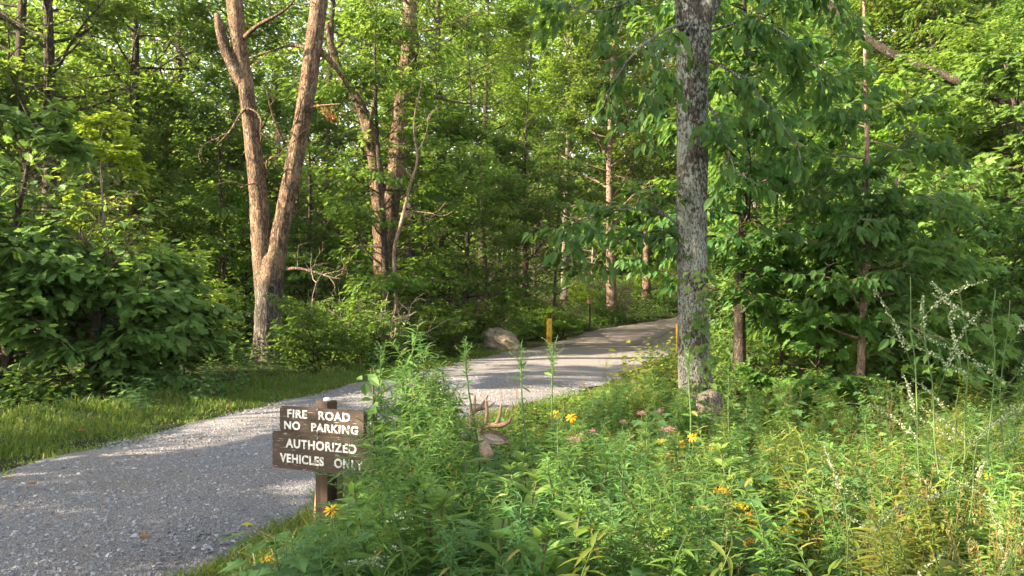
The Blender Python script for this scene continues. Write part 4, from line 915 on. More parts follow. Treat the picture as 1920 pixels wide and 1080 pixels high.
# ------------------------------------------------------------------ sign
def board_mat():
    m, nt, out = new_mat('painted_board'); L = nt.links.new
    co = coords(nt, (1.2, 1, 14)); co2 = coords(nt, (5, 5, 60))
    n1 = N(nt, 'ShaderNodeTexNoise', i_Scale=9.0, i_Detail=6.0, i_Roughness=.65); L(co, n1.inputs[0])
    n2 = N(nt, 'ShaderNodeTexNoise', i_Scale=2.6, i_Detail=4.0, i_Roughness=.6); L(co2, n2.inputs[0])
    rp = ramp(nt, n1.outputs['Fac'], [(.3, (.030, .019, .013)), (.7, (.062, .040, .029))])
    wr = ramp(nt, n2.outputs['Fac'], [(.64, (0, 0, 0)), (.675, (1, 1, 1))])
    mx = N(nt, 'ShaderNodeMix', data_type='RGBA'); L(wr.outputs[0], mx.inputs[0]); L(rp.outputs[0], mx.inputs[6]); mx.inputs[7].default_value = (.42, .36, .32, 1)
    bp = N(nt, 'ShaderNodeBump', i_Strength=.5, i_Distance=.004); L(n1.outputs['Fac'], bp.inputs['Height'])
    pr = N(nt, 'ShaderNodeBsdfPrincipled', i_Roughness=.62); pr.inputs['Specular IOR Level'].default_value = .3
    L(mx.outputs[2], pr.inputs['Base Color']); L(bp.outputs[0], pr.inputs['Normal']); L(pr.outputs[0], out.inputs[0]); return m
M['board'] = board_mat()
M['letter'] = noise_mat('letter_white', [(.34, (.20, .17, .15)), (.43, (.52, .50, .48)), (.55, (.66, .65, .63)), (.7, (.72, .71, .69))], 38, 4, .6)
def rounded_board(w, h, t, r):
    pts = []
    for cx, cz, a0 in ((w / 2 - r, h / 2 - r, 0), (-w / 2 + r, h / 2 - r, 90), (-w / 2 + r, -h / 2 + r, 180), (w / 2 - r, -h / 2 + r, 270)):
        for k in range(5): a = math.radians(a0 + k * 22.5); pts.append((cx + r * math.cos(a), cz + r * math.sin(a)))
    bm = bmesh.new(); vs = [bm.verts.new((x, -t / 2, z)) for x, z in pts]; f = bm.faces.new(vs)
    e = bmesh.ops.extrude_face_region(bm, geom=[f]); bmesh.ops.translate(bm, vec=(0, t, 0), verts=[v for v in e['geom'] if isinstance(v, bmesh.types.BMVert)])
    bmesh.ops.recalc_face_normals(bm, faces=bm.faces[:])
    bmesh.ops.bevel(bm, geom=[e for e in bm.edges if abs(e.verts[0].co.y - e.verts[1].co.y) < 1e-5], offset=.004, segments=2, affect='EDGES'); return bm
def text_part(s, width, height, x, z, y, parent):
    cu = bpy.data.curves.new('lettering', 'FONT'); cu.body = s; cu.align_x = 'CENTER'; cu.align_y = 'CENTER'; cu.size = 1; cu.offset = .020; cu.extrude = .012; cu.bevel_depth = .012; cu.bevel_resolution = 2
    cu.space_character = 1.10; cu.space_word = 1.6
    tmp = bpy.data.objects.new('lettering', cu); C.objects.link(tmp)
    dg = bpy.context.evaluated_depsgraph_get(); me = bpy.data.meshes.new_from_object(tmp.evaluated_get(dg)); bpy.data.objects.remove(tmp)
    co = np.zeros(len(me.vertices) * 3, np.float32); me.vertices.foreach_get('co', co); co = co.reshape(-1, 3)
    lo, hi = co.min(0), co.max(0); c = (lo + hi) / 2; k = (hi - lo)
    X = (co[:, 0] - c[0]) / k[0] * width; Z = (co[:, 1] - c[1]) / k[1] * height; Y = -(co[:, 2] - c[2]) / k[2] * .004
    me.vertices.foreach_set('co', np.stack([X + x, Y + y, Z + z], -1).astype(np.float32).reshape(-1)); me.update()
    me.materials.clear(); me.materials.append(M['letter'])
    o = bpy.data.objects.new('lettering', me); C.objects.link(o); o.parent = parent; return o
def sign():
    D = 5.05; ang = math.radians(-27); b = P(612, 985, D); b[2] = gzf(b[0], b[1]); root = empty('road_sign', b, ang, None, 'sign', 'brown wooden fire road sign with two white lettered boards on a post')
    zt = lambda py: CAM_H + (HOR - py) / FPX * D - b[2]
    H = zt(751)
    mb = MB(); mb.box((0, 0, H / 2 - .15), (.046, .046, H / 2 + .15), None, .008); post = mb.build('post', M['post_wood'], root)
    bm = bmesh.new(); bmesh.ops.create_icosphere(bm, subdivisions=2, radius=1)
    for v in bm.verts: v.co = Vector((v.co.x * .024, v.co.y * .02, v.co.z * .016))
    mb = MB(); mb.bm(bm, (.012, -.008, H + .006)); mb.build('post_cap', M['white_fur'], post)
    y = -.046 - .018
    xo = .0
    def bd(w, h, z, xo):
        m_ = MB(); m_.bm(rounded_board(w, h, .032, .022)); o = m_.build('board', M['board'], root, smooth=False); o.location = (xo, y, z); return o
    B1 = bd(.625, .150, zt(787), .022); B2 = bd(.745, .222, zt(846), .024)
    yl = -.0175
    text_part('FIRE  ROAD', .464, .050, -.016, .035, yl, B1); text_part('NO  PARKING', .545, .050, .0, -.036, yl, B1)
    text_part('AUTHORIZED', .522, .054, -.002, .044, yl, B2); text_part('VEHICLES  ONLY', .615, .054, .0, -.046, yl, B2)
    for B, zs in ((B1, (-.068, .066)), (B2, (.085, -.085))):
        for z in zs:
            m_ = MB(); m_.tube([(-.02, -.014, z), (-.02, -.0185, z), (-.02, -.021, z)], [.009, .009, .005], 10); m_.build('bolt', M['steel'], B)
sign()
def old_post():
    D = 5.35; b = P(615, 985, D); b[2] = gzf(b[0], b[1]); root = empty('old_stake', b, .3, None, 'stake', 'bare tan wooden stake standing behind the post of the brown sign')
    H = CAM_H + (HOR - 872) / FPX * D - b[2]; mb = MB(); rng = np.random.default_rng(4)
    mb.tube([(-.01, 0, -.15), (0, 0, .1), (.01, 0, H * .6), (.015, 0, H * .95), (.02, 0, H)], [.093, .09, .088, .085, .055], 9, True, .04, rng); mb.build('post', M['pale_wood'], root)
    mb = MB(); mb.tube([(-.055, -.06, -.05), (-.06, -.075, .12), (-.055, -.07, .2)], [.03, .026, .01], 6, True, .05, rng); mb.build('splinter', M['pale_wood'], root)
old_post()

# ------------------------------------------------------------------ deer, lying among the weeds
def deer():
    D = 7.0; b = P(868, 900, D); b[2] = gzf(b[0], b[1]); root = empty('deer', b, 0, None, 'deer', 'buck with velvet antlers lying half hidden in the weeds behind the sign')
    hz = lambda py: CAM_H + (HOR - py) / FPX * D - b[2]
    hx = lambda px: (px - 868) / FPX * D
    sk = [((-.62, .18, .24), .17), ((-.42, .16, .27), .185), ((-.18, .12, .28), .19), ((.0, .06, .29), .175), ((.06, .02, .34), .12), ((hx(884), -.03, hz(845)), .085), ((hx(893), -.06, hz(822)), .075), ((hx(904), -.11, hz(828)), .062), ((hx(915), -.17, hz(842)), .046), ((hx(923), -.22, hz(850)), .036)]
    ed = [(i, i + 1) for i in range(9)]
    def add(par, chain_):
        for p, r in chain_: sk.append((p, r)); ed.append((par, len(sk) - 1)); par = len(sk) - 1
    add(0, [((-.68, .02, .15), .11), ((-.40, -.08, .10), .07), ((-.62, -.12, .05), .035), ((-.40, -.14, .03), .026), ((-.30, -.14, .025), .022)])
    add(0, [((-.66, .34, .15), .11), ((-.40, .40, .10), .07), ((-.60, .42, .05), .035), ((-.40, .43, .03), .026)])
    add(3, [((.08, -.10, .16), .07), ((.20, -.14, .08), .045), ((.0, -.17, .04), .03), ((-.10, -.18, .03), .024)])
    add(3, [((.08, .20, .16), .07), ((.22, .22, .08), .045), ((.02, .25, .04), .03), ((-.08, .26, .03), .024)])
    add(0, [((-.80, .18, .22), .035), ((-.88, .18, .14), .02)])
    me = bpy.data.meshes.new('body'); me.from_pydata([p for p, r in sk], ed, []); o = bpy.data.objects.new('body', me); C.objects.link(o)
    md = o.modifiers.new('skin', 'SKIN'); md2 = o.modifiers.new('sub', 'SUBSURF'); md2.levels = 2; md2.render_levels = 2
    for i, (p, r) in enumerate(sk): me.skin_vertices[0].data[i].radius = (r, r * (1.0 if i > 9 else 1.08))
    me.skin_vertices[0].data[0].use_root = True
    dg = bpy.context.evaluated_depsgraph_get(); dg.update(); bm_ = bpy.data.meshes.new_from_object(o.evaluated_get(dg)); bpy.data.objects.remove(o)
    for p in bm_.polygons: p.use_smooth = True
    bm_.materials.clear(); bm_.materials.append(M['fur']); bm_.materials.append(M['fur_grey'])
    for p in bm_.polygons:
        if p.center.x > hx(890) and p.center.z > hz(862): p.material_index = 1
    body = bpy.data.objects.new('body', bm_); C.objects.link(body); body.parent = root
    def ell(name, c, r, mat, rot=(0, 0, 0)):
        bm = bmesh.new(); bmesh.ops.create_icosphere(bm, subdivisions=3, radius=1)
        Mx = np.array(Matrix.Rotation(rot[2], 3, 'Z') @ Matrix.Rotation(rot[1], 3, 'Y') @ Matrix.Rotation(rot[0], 3, 'X'))
        for v in bm.verts: v.co = Vector(Mx @ (np.array(v.co) * np.array(r)))
        mb = MB(); mb.bm(bm, c); return mb.build(name, mat, root)
    ell('nose', (hx(924), -.25, hz(851)), (.026, .016, .018), M['nose_black'])
    ell('muzzle', (hx(921), -.235, hz(856)), (.026, .022, .012), M['white_fur'])
    ell('eye', (hx(912), -.155, hz(828)), (.013, .010, .013), M['eye_black']); ell('eye', (hx(895), -.145, hz(831)), (.012, .010, .013), M['eye_black'])
    for pb, pt in (((902, 812), (955, 826)), ((885, 815), (846, 800))):
        a = np.array([hx(pb[0]), -.05, hz(pb[1])]); c = np.array([hx(pt[0]), -.06, hz(pt[1])]); L = np.linalg.norm(c - a); mb = MB()
        T_EAR = leaf_tpl(.46, 8, .55, .05, .45); stamp(mb, T_EAR, [a, a + np.array([0, .006, 0])], [c - a] * 2, [(0, -1, .2)] * 2, [L, L * 1.03]); e = mb.build('ear', M['fur_grey'], root)
        m2 = MB(); stamp(m2, leaf_tpl(.28, 8, .5, .05, .45), [a + (c - a) * .1 + np.array([0, -.008, 0])], [c - a], [(0, -1, .2)], [L * .72]); m2.build('inner_ear', M['ear_lining'], e)
    def ant(beam, tines):
        mb = MB(); q = smooth_line([(hx(x), y, hz(z)) for x, z, y in beam], 16); mb.tube(q, smooth_val([.019, .018, .022, .020, .012], 16), 10, True, .05, np.random.default_rng(1))
        for i, (x, z, y), r in tines:
            e = np.array([hx(x), y, hz(z)]); m = .5 * (q[i] + e) + np.array([.012, 0, -.01]); mb.tube(smooth_line([q[i], m, e], 8), np.linspace(r, .009, 8), 8, True, .04, np.random.default_rng(2))
        mb.build('antler', M['antler'], root)
    ant([(899, 808, -.06), (906, 800, -.08), (922, 794, -.12), (942, 792, -.16), (957, 784, -.18)], [(5, (912, 745, -.10), .020), (9, (940, 753, -.15), .019), (12, (958, 777, -.2), .016), (3, (898, 785, -.13), .016)])
    ant([(888, 808, -.05), (884, 796, -.03), (884, 782, .02), (890, 772, .06), (906, 768, .1)], [(7, (890, 742, .04), .016), (10, (914, 743, .08), .018), (13, (926, 758, .12), .015), (4, (880, 760, .0), .013)])
deer()

# ------------------------------------------------------------------ weeds on the bank
def plant(name, cat, parts):
    """parts: list of (part name, MB, material, smooth)"""
    root = empty(name, (0, -40, -5), 0, None, cat); ch = []
    for nm, mb, mat, sm in parts:
        if mb.n: ch.append(mb.build(nm, mat, root, smooth=sm))
    kids(root, *ch); return root
def stem_line(rng, H, lean=.1, n=9):
    t = np.linspace(0, 1, n); a = rng.random() * 6.28
    return np.stack([lean * H * t ** 1.8 * math.cos(a) + .012 * np.sin(t * 9), lean * H * t ** 1.8 * math.sin(a) + .012 * np.cos(t * 8), H * t], -1)
def along(q, f):
    t = np.clip(np.asarray(f), 0, 1) * (len(q) - 1); i = np.minimum(t.astype(int), len(q) - 2); fr = (t - i)[:, None]; return q[i] * (1 - fr) + q[i + 1] * fr
def spiral(rng, q, n, f0, f1, tpl, mb, size, pitch, jitter=.25, angle=2.4, shrink=.6):
    f = f0 + (f1 - f0) * (np.arange(n) + rng.random(n) * .6) / n; a = np.arange(n) * angle + rng.random(n) * .7
    p = along(q, f); d = np.stack([np.cos(a), np.sin(a), pitch + jitter * rng.standard_normal(n)], -1)
    u = np.array([0, 0, 1.0]) + rng.standard_normal((n, 3)) * .25 - d * .1
    sz = size * (.75 + .45 * rng.random(n)) * (1 - shrink * ((f - f0) / (f1 - f0 + 1e-6)) ** 2)
    stamp(mb, tpl, p, d, u, sz); return p, d

KIND = {}
def horseweed(seed, H=1.0, mat='leaf_weed'):
    rng = np.random.default_rng(seed); s, f = MB(), MB(); q = stem_line(rng, H, .1); s.tube(q, np.linspace(.006, .002, 9), 6, False)
    spiral(rng, q, 74, .08, 1, T_LANCE, f, .13, .3, .4, 2.4, .5)
    for k in range(9):
        g = .45 + .5 * k / 9; p = along(q, [g])[0]; a = k * 2.4; b = limb(rng, p, (math.cos(a), math.sin(a), 1.1), H * .24 * (1.2 - g * .6), 5, .2, .05); s.tube(b, np.linspace(.003, .001, 6), 4, False)
        spiral(rng, b, 18, .15, 1, T_LANCE, f, .07, .5, .4, 2.4, .4)
    return plant('leafy_weed', 'weed', [('stem', s, M['stem_green'], True), ('foliage', f, M[mat], True)])
def lettuce(seed, H=1.2):
    rng = np.random.default_rng(seed); s, f = MB(), MB(); q = stem_line(rng, H, .05); s.tube(q, np.linspace(.009, .004, 9), 7, False)
    spiral(rng, q, 9, .04, .4, T_JAG, f, .22, .25, .25, 2.4, .3)
    spiral(rng, q, 13, .4, .9, T_JAG, f, .085, .3, .3, 2.4, .4)
    spiral(rng, q, 34, .84, 1, T_LANCE, f, .055, 1.0, .5, 2.4, .3)
    for k in range(7):
        p = along(q, [.88 + .016 * k])[0]; a = k * 2.4; b = limb(rng, p, (math.cos(a) * .6, math.sin(a) * .6, .8), .11, 4, .3, .0); s.tube(b, .0018, 4, False); spiral(rng, b, 9, .3, 1, T_LANCE, f, .03, .5, .4)
    return plant('wild_lettuce', 'weed', [('stem', s, M['stem_green'], True), ('foliage', f, M['leaf_weed'], True)])
def milkweed(seed, H=.8):
    rng = np.random.default_rng(seed); s, f, g = MB(), MB(), MB(); q = stem_line(rng, H, .08); s.tube(q, np.linspace(.008, .004, 9), 7, False)
    m = 8
    for k in range(m):
        fr = .14 + .84 * k / m; p = along(q, [fr])[0]; a = k * PI / 2 + .3 * rng.random()
        for sd in (0, PI): 
            d = np.array([[math.cos(a + sd), math.sin(a + sd), .55 + .2 * rng.standard_normal() + .35 * fr]])
            stamp(f, T_BROAD, [p], d, [[0, 0, 1.0] - d[0] * .2], [.215 * (1 - .45 * abs(fr - .5)) * (.85 + .3 * rng.random())])
    spiral(rng, q, 8, .95, 1, T_BROAD, f, .09, 1.2, .3)
    return plant('broad_leaved_weed', 'weed', [('stem', s, M['stem_red'], True), ('foliage', f, M['leaf_weed_light'], True)])
def ragweed(seed, H=.6):
    rng = np.random.default_rng(seed); s, f = MB(), MB(); q = stem_line(rng, H, .14); s.tube(q, np.linspace(.006, .002, 9), 6, False)
    n = 30
    for k in range(n):
        fr = .1 + .9 * k / n; p = along(q, [fr])[0]; a = k * 2.4 + rng.random(); L = .19 * (1.1 - .65 * fr) * (.8 + .4 * rng.random())
        d = unit(np.array([math.cos(a), math.sin(a), .55 + .3 * rng.standard_normal()])); r = limb(rng, p, d, L, 5, .12, -.12); s.tube(r, .0012, 3, False)
        m = 15; t = np.linspace(.12, 1, m); pp = along(r, t); dd = unit(r[-1] - r[0]); sd = unit(np.cross(dd, [0, 0, 1.0]))
        sg = np.where(np.arange(m) % 2, 1, -1)[:, None]; ff = dd * .7 + sd * sg * (1 - t[:, None] * .7) + rng.standard_normal((m, 3)) * .12
        stamp(f, leaf_tpl(.26, 2, .1, .15, .4) , pp, ff, np.tile([0, 0, 1.0], (m, 1)) + rng.standard_normal((m, 3)) * .2, L * .40 * (1.15 - .6 * t))
    return plant('feathery_weed', 'weed', [('stem', s, M['stem_green'], True), ('foliage', f, M['leaf_weed_blue'], True)])
def lobed(seed, H=.5):
    rng = np.random.default_rng(seed); s, f = MB(), MB(); q = stem_line(rng, H, .15); s.tube(q, np.linspace(.006, .002, 9), 6, False)
    for k in range(22):
        fr = .1 + .88 * k / 22; p = along(q, [fr])[0]; a = k * 2.4; d = unit(np.array([math.cos(a), math.sin(a), .35 + .25 * rng.standard_normal()])); L = rng.uniform(.06, .15); e = p + d * L; s.tube([p, .5 * (p + e) + [0, 0, .012], e], .0014, 4, False)
        stamp(f, T_MAPLE, [e], [d * np.array([1, 1, .2]) + np.array([0, 0, -.25])], [np.array([0, 0, 1.0]) + rng.standard_normal(3) * .25], [.115 * (1.15 - .5 * fr) * (.8 + .4 * rng.random())])
    return plant('lobed_leaf_weed', 'weed', [('stem', s, M['stem_green'], True), ('foliage', f, M['leaf_weed_blue'], False)])
def goldenrod(seed, H=.6, mat='leaf_weed_yellow'):
    rng = np.random.default_rng(seed); s, f = MB(), MB()
    for k in range(3):
        q = stem_line(rng, H * rng.uniform(.7, 1), .22); s.tube(q, np.linspace(.004, .0015, 9), 5, False); spiral(rng, q, 60, .1, 1, T_LANCE, f, .085, .45, .35, 2.4, .35)
    return plant('bushy_weed', 'weed', [('stem', s, M['stem_green'], True), ('foliage', f, M[mat], True)])
def clover(seed, H=.9):
    """sprawling plant with arching pale flower spikes"""
    rng = np.random.default_rng(seed); s, f, spikes = MB(), MB(), []
    for k in range(2):
        a0 = rng.random() * 6.28; q = limb(rng, (0, 0, 0), (.35 * math.cos(a0), .35 * math.sin(a0), 1), H * rng.uniform(.8, 1), 10, .2, -.03); s.tube(q, np.linspace(.0036, .0014, 11), 5, False)
        spiral(rng, q, 40, .1, .95, T_NEEDLE, f, .06, .5, .4)
        for j in range(3):
            p = along(q, [.45 + .55 * j / 3])[0]; a = a0 + j * 2.4; b = limb(rng, p, (math.cos(a), math.sin(a), 1.1), rng.uniform(.22, .42), 10, .10, -.05); s.tube(b, .0013, 4, False); w = MB()
            m = 120; t = .3 + .7 * rng.random(m); pp = along(b, t) + rng.standard_normal((m, 3)) * .0028; stamp(w, T_WIDE, pp, rng.standard_normal((m, 3)) + np.array([0, 0, .2]), rng.standard_normal((m, 3)), .0082 * (1.35 - .9 * t) * (.6 + .8 * rng.random(m))); spikes.append(w)
            spiral(rng, b, 6, .0, .35, T_NEEDLE, f, .045, .3)
    return plant('white_spike_weed', 'weed', [('stem', s, M['stem_green'], True), ('foliage', f, M['leaf_weed_light'], True)] + [('flower_spike', w, M['raceme'], False) for w in spikes])
def daisy(seed, H=.55, n=13):
    rng = np.random.default_rng(seed); s, f, p_, c_ = MB(), MB(), MB(), MB(); q = stem_line(rng, H, .1); s.tube(q, np.linspace(.004, .002, 9), 6, False); spiral(rng, q, 8, .1, .8, T_BROAD, f, .10, .4)
    top = q[-1]; tl = unit(np.array([rng.uniform(-.3, .3), -.75, .75])); e1 = unit(np.cross(tl, [1, 0, .1])); e2 = np.cross(tl, e1)
    a = np.arange(n) * 2 * PI / n + .12 * rng.standard_normal(n); d = np.cos(a)[:, None] * e1 + np.sin(a)[:, None] * e2 - tl * .12 + rng.standard_normal((n, 3)) * .1
    stamp(p_, leaf_tpl(.26, 4, .15, .22, .55), np.tile(top, (n, 1)) + d * .006, d, np.tile(tl, (n, 1)), .031 * (.85 + .3 * rng.random(n)))
    bm = bmesh.new(); bmesh.ops.create_icosphere(bm, subdivisions=2, radius=.0075)
    c_.bm(bm, top + tl * .004)
    return plant('yellow_flower', 'flower', [('stem', s, M['stem_green'], True), ('foliage', f, M['leaf_weed'], True), ('petal_ring', p_, M['petal_yellow'], True), ('disc', c_, M['disc_yellow'], True)])
def lace(seed, H=.55):
    rng = np.random.default_rng(seed); s, w = MB(), MB(); q = stem_line(rng, H, .12); s.tube(q, np.linspace(.004, .002, 9), 6, False); top = q[-1]; n = 26
    for k in range(n):
        r = .052 * math.sqrt((k + .5) / n); a = k * 2.4; e = top + np.array([r * math.cos(a), r * math.sin(a), .03 - 4 * r * r]); s.tube([top, e], .0008, 3, False)
        m = 12; pp = e + rng.standard_normal((m, 3)) * np.array([.005, .005, .0015]); stamp(w, T_WIDE, pp, rng.standard_normal((m, 3)) * np.array([1, 1, .2]), np.tile([0, 0, 1.0], (m, 1)) + .3 * rng.standard_normal((m, 3)), .0065)
    return plant('white_umbel_flower', 'flower', [('stem', s, M['stem_green'], True), ('umbel', w, M['umbel_white'], False)])
def pinkhead(seed, H=.7, mat='flower_pink', nm='pink_wildflower'):
    rng = np.random.default_rng(seed); s, f, w = MB(), MB(), MB(); q = stem_line(rng, H, .08); s.tube(q, np.linspace(.005, .003, 9), 6, False); spiral(rng, q, 16, .1, .95, T_BROAD, f, .12, .35, .2, 1.57, .4); top = q[-1]; n = 150
    hs = .017 if mat == 'flower_rod' else .026; n = 70 if mat == 'flower_rod' else 150; v = rng.standard_normal((n, 3)) * np.array([hs, hs, hs * .5]) + np.array([0, 0, .012]); stamp(w, T_SIMPLE, top + v, rng.standard_normal((n, 3)) + np.array([0, 0, .5]), rng.standard_normal((n, 3)), .011)
    for k in range(10): s.tube([top - [0, 0, .03], top + v[k] * .8], .001, 3, False)
    return plant(nm, 'flower', [('stem', s, M['stem_green'], True), ('foliage', f, M['leaf_weed'], True), ('flower_head', w, M[mat], False)])
def seedgrass(seed, H=.9):
    rng = np.random.default_rng(seed); s, w = MB(), MB()
    for k in range(9):
        a = rng.random() * 6.28; q = limb(rng, (0, 0, 0), (.18 * math.cos(a), .18 * math.sin(a), 1), H * rng.uniform(.6, 1), 8, .1, -.02); s.tube(q, np.linspace(.0022, .0008, 9), 3, False); m = 30
        stamp(w, T_NEEDLE, along(q, .72 + .28 * rng.random(m)), np.array([0, 0, .7]) + rng.standard_normal((m, 3)) * .6, rng.standard_normal((m, 3)), .03)
    return plant('seeding_grass', 'grass tuft', [('stem', s, M['dry_grass'], True), ('seed_head', w, M['dry_grass'], False)])
PROTO = {'horse': [horseweed(101), horseweed(102), horseweed(103, 1.0, 'leaf_weed_blue')], 'lettuce': [lettuce(111), lettuce(112)], 'milk': [milkweed(121), milkweed(122)],
         'rag': [ragweed(131), ragweed(132)], 'lobed': [lobed(141), lobed(142)], 'rod': [goldenrod(151), goldenrod(152), goldenrod(153, .6, 'leaf_weed_light')], 'clover': [clover(161), clover(162)],
         'daisy': [daisy(171), daisy(172, .55, 11)], 'lace': [lace(181), lace(182)], 'pink': [pinkhead(191), pinkhead(192)], 'rodflower': [pinkhead(193, .6, 'flower_rod', 'yellow_wildflower')], 'grass': [seedgrass(195), seedgrass(196)]}
PH = {'horse': 1.0, 'lettuce': 1.2, 'milk': .8, 'rag': .6, 'lobed': .5, 'rod': .6, 'clover': .70, 'daisy': .55, 'lace': .585, 'pink': .72, 'rodflower': .62, 'grass': .9}
USED = {}
INFO = {'horse': ('tall narrow leaved weed', 'narrow leaved weeds'), 'lettuce': ('tall bare stemmed weed', 'tall bare stemmed weeds'), 'milk': ('broad pointed leaf weed', 'broad leaved weeds'),
        'rag': ('feathery leaved weed', 'feathery weeds'), 'lobed': ('lobed leaf weed', 'lobed leaf weeds'), 'rod': ('bushy light green weed', 'bushy weeds'), 'clover': ('pale spiked weed', 'weeds with pale flower spikes'),
        'daisy': ('bright yellow rayed flower', 'yellow flowers'), 'lace': ('white lacy flower head', 'white lacy flowers'), 'pink': ('dusty pink flower head', 'pink flower heads'), 'rodflower': ('orange yellow flower cluster', 'yellow flower clusters'), 'grass': ('dry seeding grass tuft', 'seeding grass tufts')}
RW = random.Random(77)
def weed(kind, x, y, h, rz=None, v=None, tilt=.06):
    v = RW.randrange(len(PROTO[kind])) if v is None else v; pr = PROTO[kind][v]; sc = h / PH[kind]; loc = (x, y, gzf(x, y) - .02); rz = RW.random() * 6.28 if rz is None else rz
    tl = (RW.uniform(-tilt, tilt), RW.uniform(-tilt, tilt))
    if not USED.get(pr.name): r = pr; USED[pr.name] = 1; r.location = loc; r.rotation_euler = (*tl, rz); r.scale = (sc,) * 3
    else: r = dup(pr, loc, rz, sc, tl)
    r['group'] = INFO[kind][1]; REG.append((r, INFO[kind][0], 960 + FPX * x / y, y)); return r
def weed_px(kind, px, top, d, **k):
    x = (px - 960) / FPX * d; h = CAM_H + (HOR - top) / FPX * d - gzf(x, d)
    return weed(kind, x, d, max(h, .1), **k)
SIL_X = [380, 430, 500, 560, 600, 650, 690, 705, 740, 770, 830, 870, 900, 960, 1000, 1100, 1200, 1300, 1400, 1500, 1600, 1700, 1800, 1880, 1960]
SIL_Y = [1075, 1055, 1010, 985, 975, 930, 890, 760, 680, 640, 680, 770, 845, 845, 790, 790, 755, 775, 785, 790, 790, 770, 740, 700, 690]
FAR_X = [900, 960, 1050, 1100, 1160, 1200, 1250, 1330, 1400, 1600, 1960]
FAR_Y = [850, 815, 765, 735, 695, 675, 690, 740, 690, 690, 640]
def sil(px, d=0): return np.interp(px, FAR_X, FAR_Y) if d > 8.5 else np.interp(px, SIL_X, SIL_Y)
def scatter(kind, n, xr, dr, hr, cond=None, slack=0):
    k = 0; tries = 0
    while k < n and tries < n * 30:
        tries += 1; px = RW.uniform(*xr); d = dr[0] + (dr[1] - dr[0]) * RW.random() ** 1.3; x = (px - 960) / FPX * d
        if x < road_r(d) + .12: continue
        top = sil(px, d) + RW.random() ** 1.5 * 120 - slack
        hm = CAM_H + (HOR - top) / FPX * d - gzf(x, d); h = min(RW.uniform(*hr), hm)
        if h < hr[0] * .6: continue
        if abs(x + .40) < .75 and 6.4 < d < 7.6: continue
        if abs(x + 1.09) < .12 and abs(d - 5.1) < .2: continue
        weed(kind, x, d, h); k += 1
# signature plants
for px, top, d in ((905, 640, 5.6), (983, 648, 5.5), (1037, 640, 5.7), (1045, 770, 5.0), (1290, 650, 6.6), (1370, 700, 6.9), (1640, 765, 6.0), (1215, 760, 6.2), (700, 645, 5.9), (1130, 790, 5.6)): weed_px('lettuce', px, top, d)
for px, top, d in ((750, 615, 5.4), (785, 640, 5.3), (725, 690, 5.5), (825, 690, 5.6), (838, 710, 5.7), (852, 745, 5.9), (800, 690, 5.6), (765, 700, 5.0), (810, 760, 4.8), (690, 760, 5.9), (720, 800, 4.9), (836, 800, 5.2), (1090, 840, 5.0), (1120, 860, 4.8)): weed_px('horse', px, top, d)
for px, top, d in ((952, 868, 4.4), (820, 945, 3.8), (705, 905, 4.5), (1000, 850, 4.9), (1360, 850, 6.6), (860, 905, 4.2)): weed_px('milk', px, top, d)
for px, top, d in ((884, 806, 6.2), (866, 790, 6.0)): weed_px('horse', px, top, d)
for px, top, d in ((935, 846, 5.7), (905, 862, 5.5)): weed_px('rag', px, top, d)
for px, top, d in ((660, 815, 4.6), (680, 870, 4.5), (700, 930, 4.3), (640, 935, 4.4), (730, 960, 4.0), (600, 1000, 4.2), (560, 1010, 4.4)): weed_px('rag', px, top, d)
for px, top, d in ((1760, 610, 5.6), (1850, 640, 5.2), (1905, 640, 5.0), (1800, 780, 5.0), (1745, 800, 5.4), (1690, 880, 4.9), (1830, 900, 4.2)): weed_px('clover', px, top, d)
for px, top, d in ((617, 952, 3.7), (482, 1040, 3.8), (585, 1020, 3.75), (1057, 778, 6.6), (1050, 772, 6.8), (1262, 828, 6.2), (1290, 815, 6.4), (1325, 832, 6.4)): weed_px('daisy', px, top, d, rz=RW.uniform(-.5, .5))
for px, top, d in ((748, 962, 3.3), (717, 1018, 3.2), (738, 1023, 3.2), (716, 985, 3.4), (782, 938, 3.5), (690, 1045, 3.3)): weed_px('lace', px, top, d)
for px, top, d in ((1088, 818, 6.0), (1102, 846, 5.9), (1205, 770, 8.2), (1245, 765, 8.4), (1238, 800, 7.2), (1192, 712, 11.0)): weed_px('pink', px, top, d)
for px, top, d in ((1376, 912, 4.4), (1395, 985, 4.0), (1440, 970, 4.1), (1458, 980, 4.0), (1410, 998, 3.9), (1478, 992, 4.0), (1385, 930, 4.5), (1366, 940, 4.3), (1430, 955, 4.2), (1256, 822, 6.5), (1382, 925, 5.1), (1120, 738, 12.5), (745, 640, 18), (735, 632, 18.4)): weed_px('rodflower', px, top, d) if px > 760 else None
for px, top, d in ((1140, 650, 13.5), (1175, 645, 13.5), (1200, 655, 14), (1100, 690, 12.5), (1165, 680, 12), (960, 690, 9.5), (1480, 830, 7), (1560, 850, 6.6), (1620, 870, 6.2)): weed_px('grass', px, top, d)
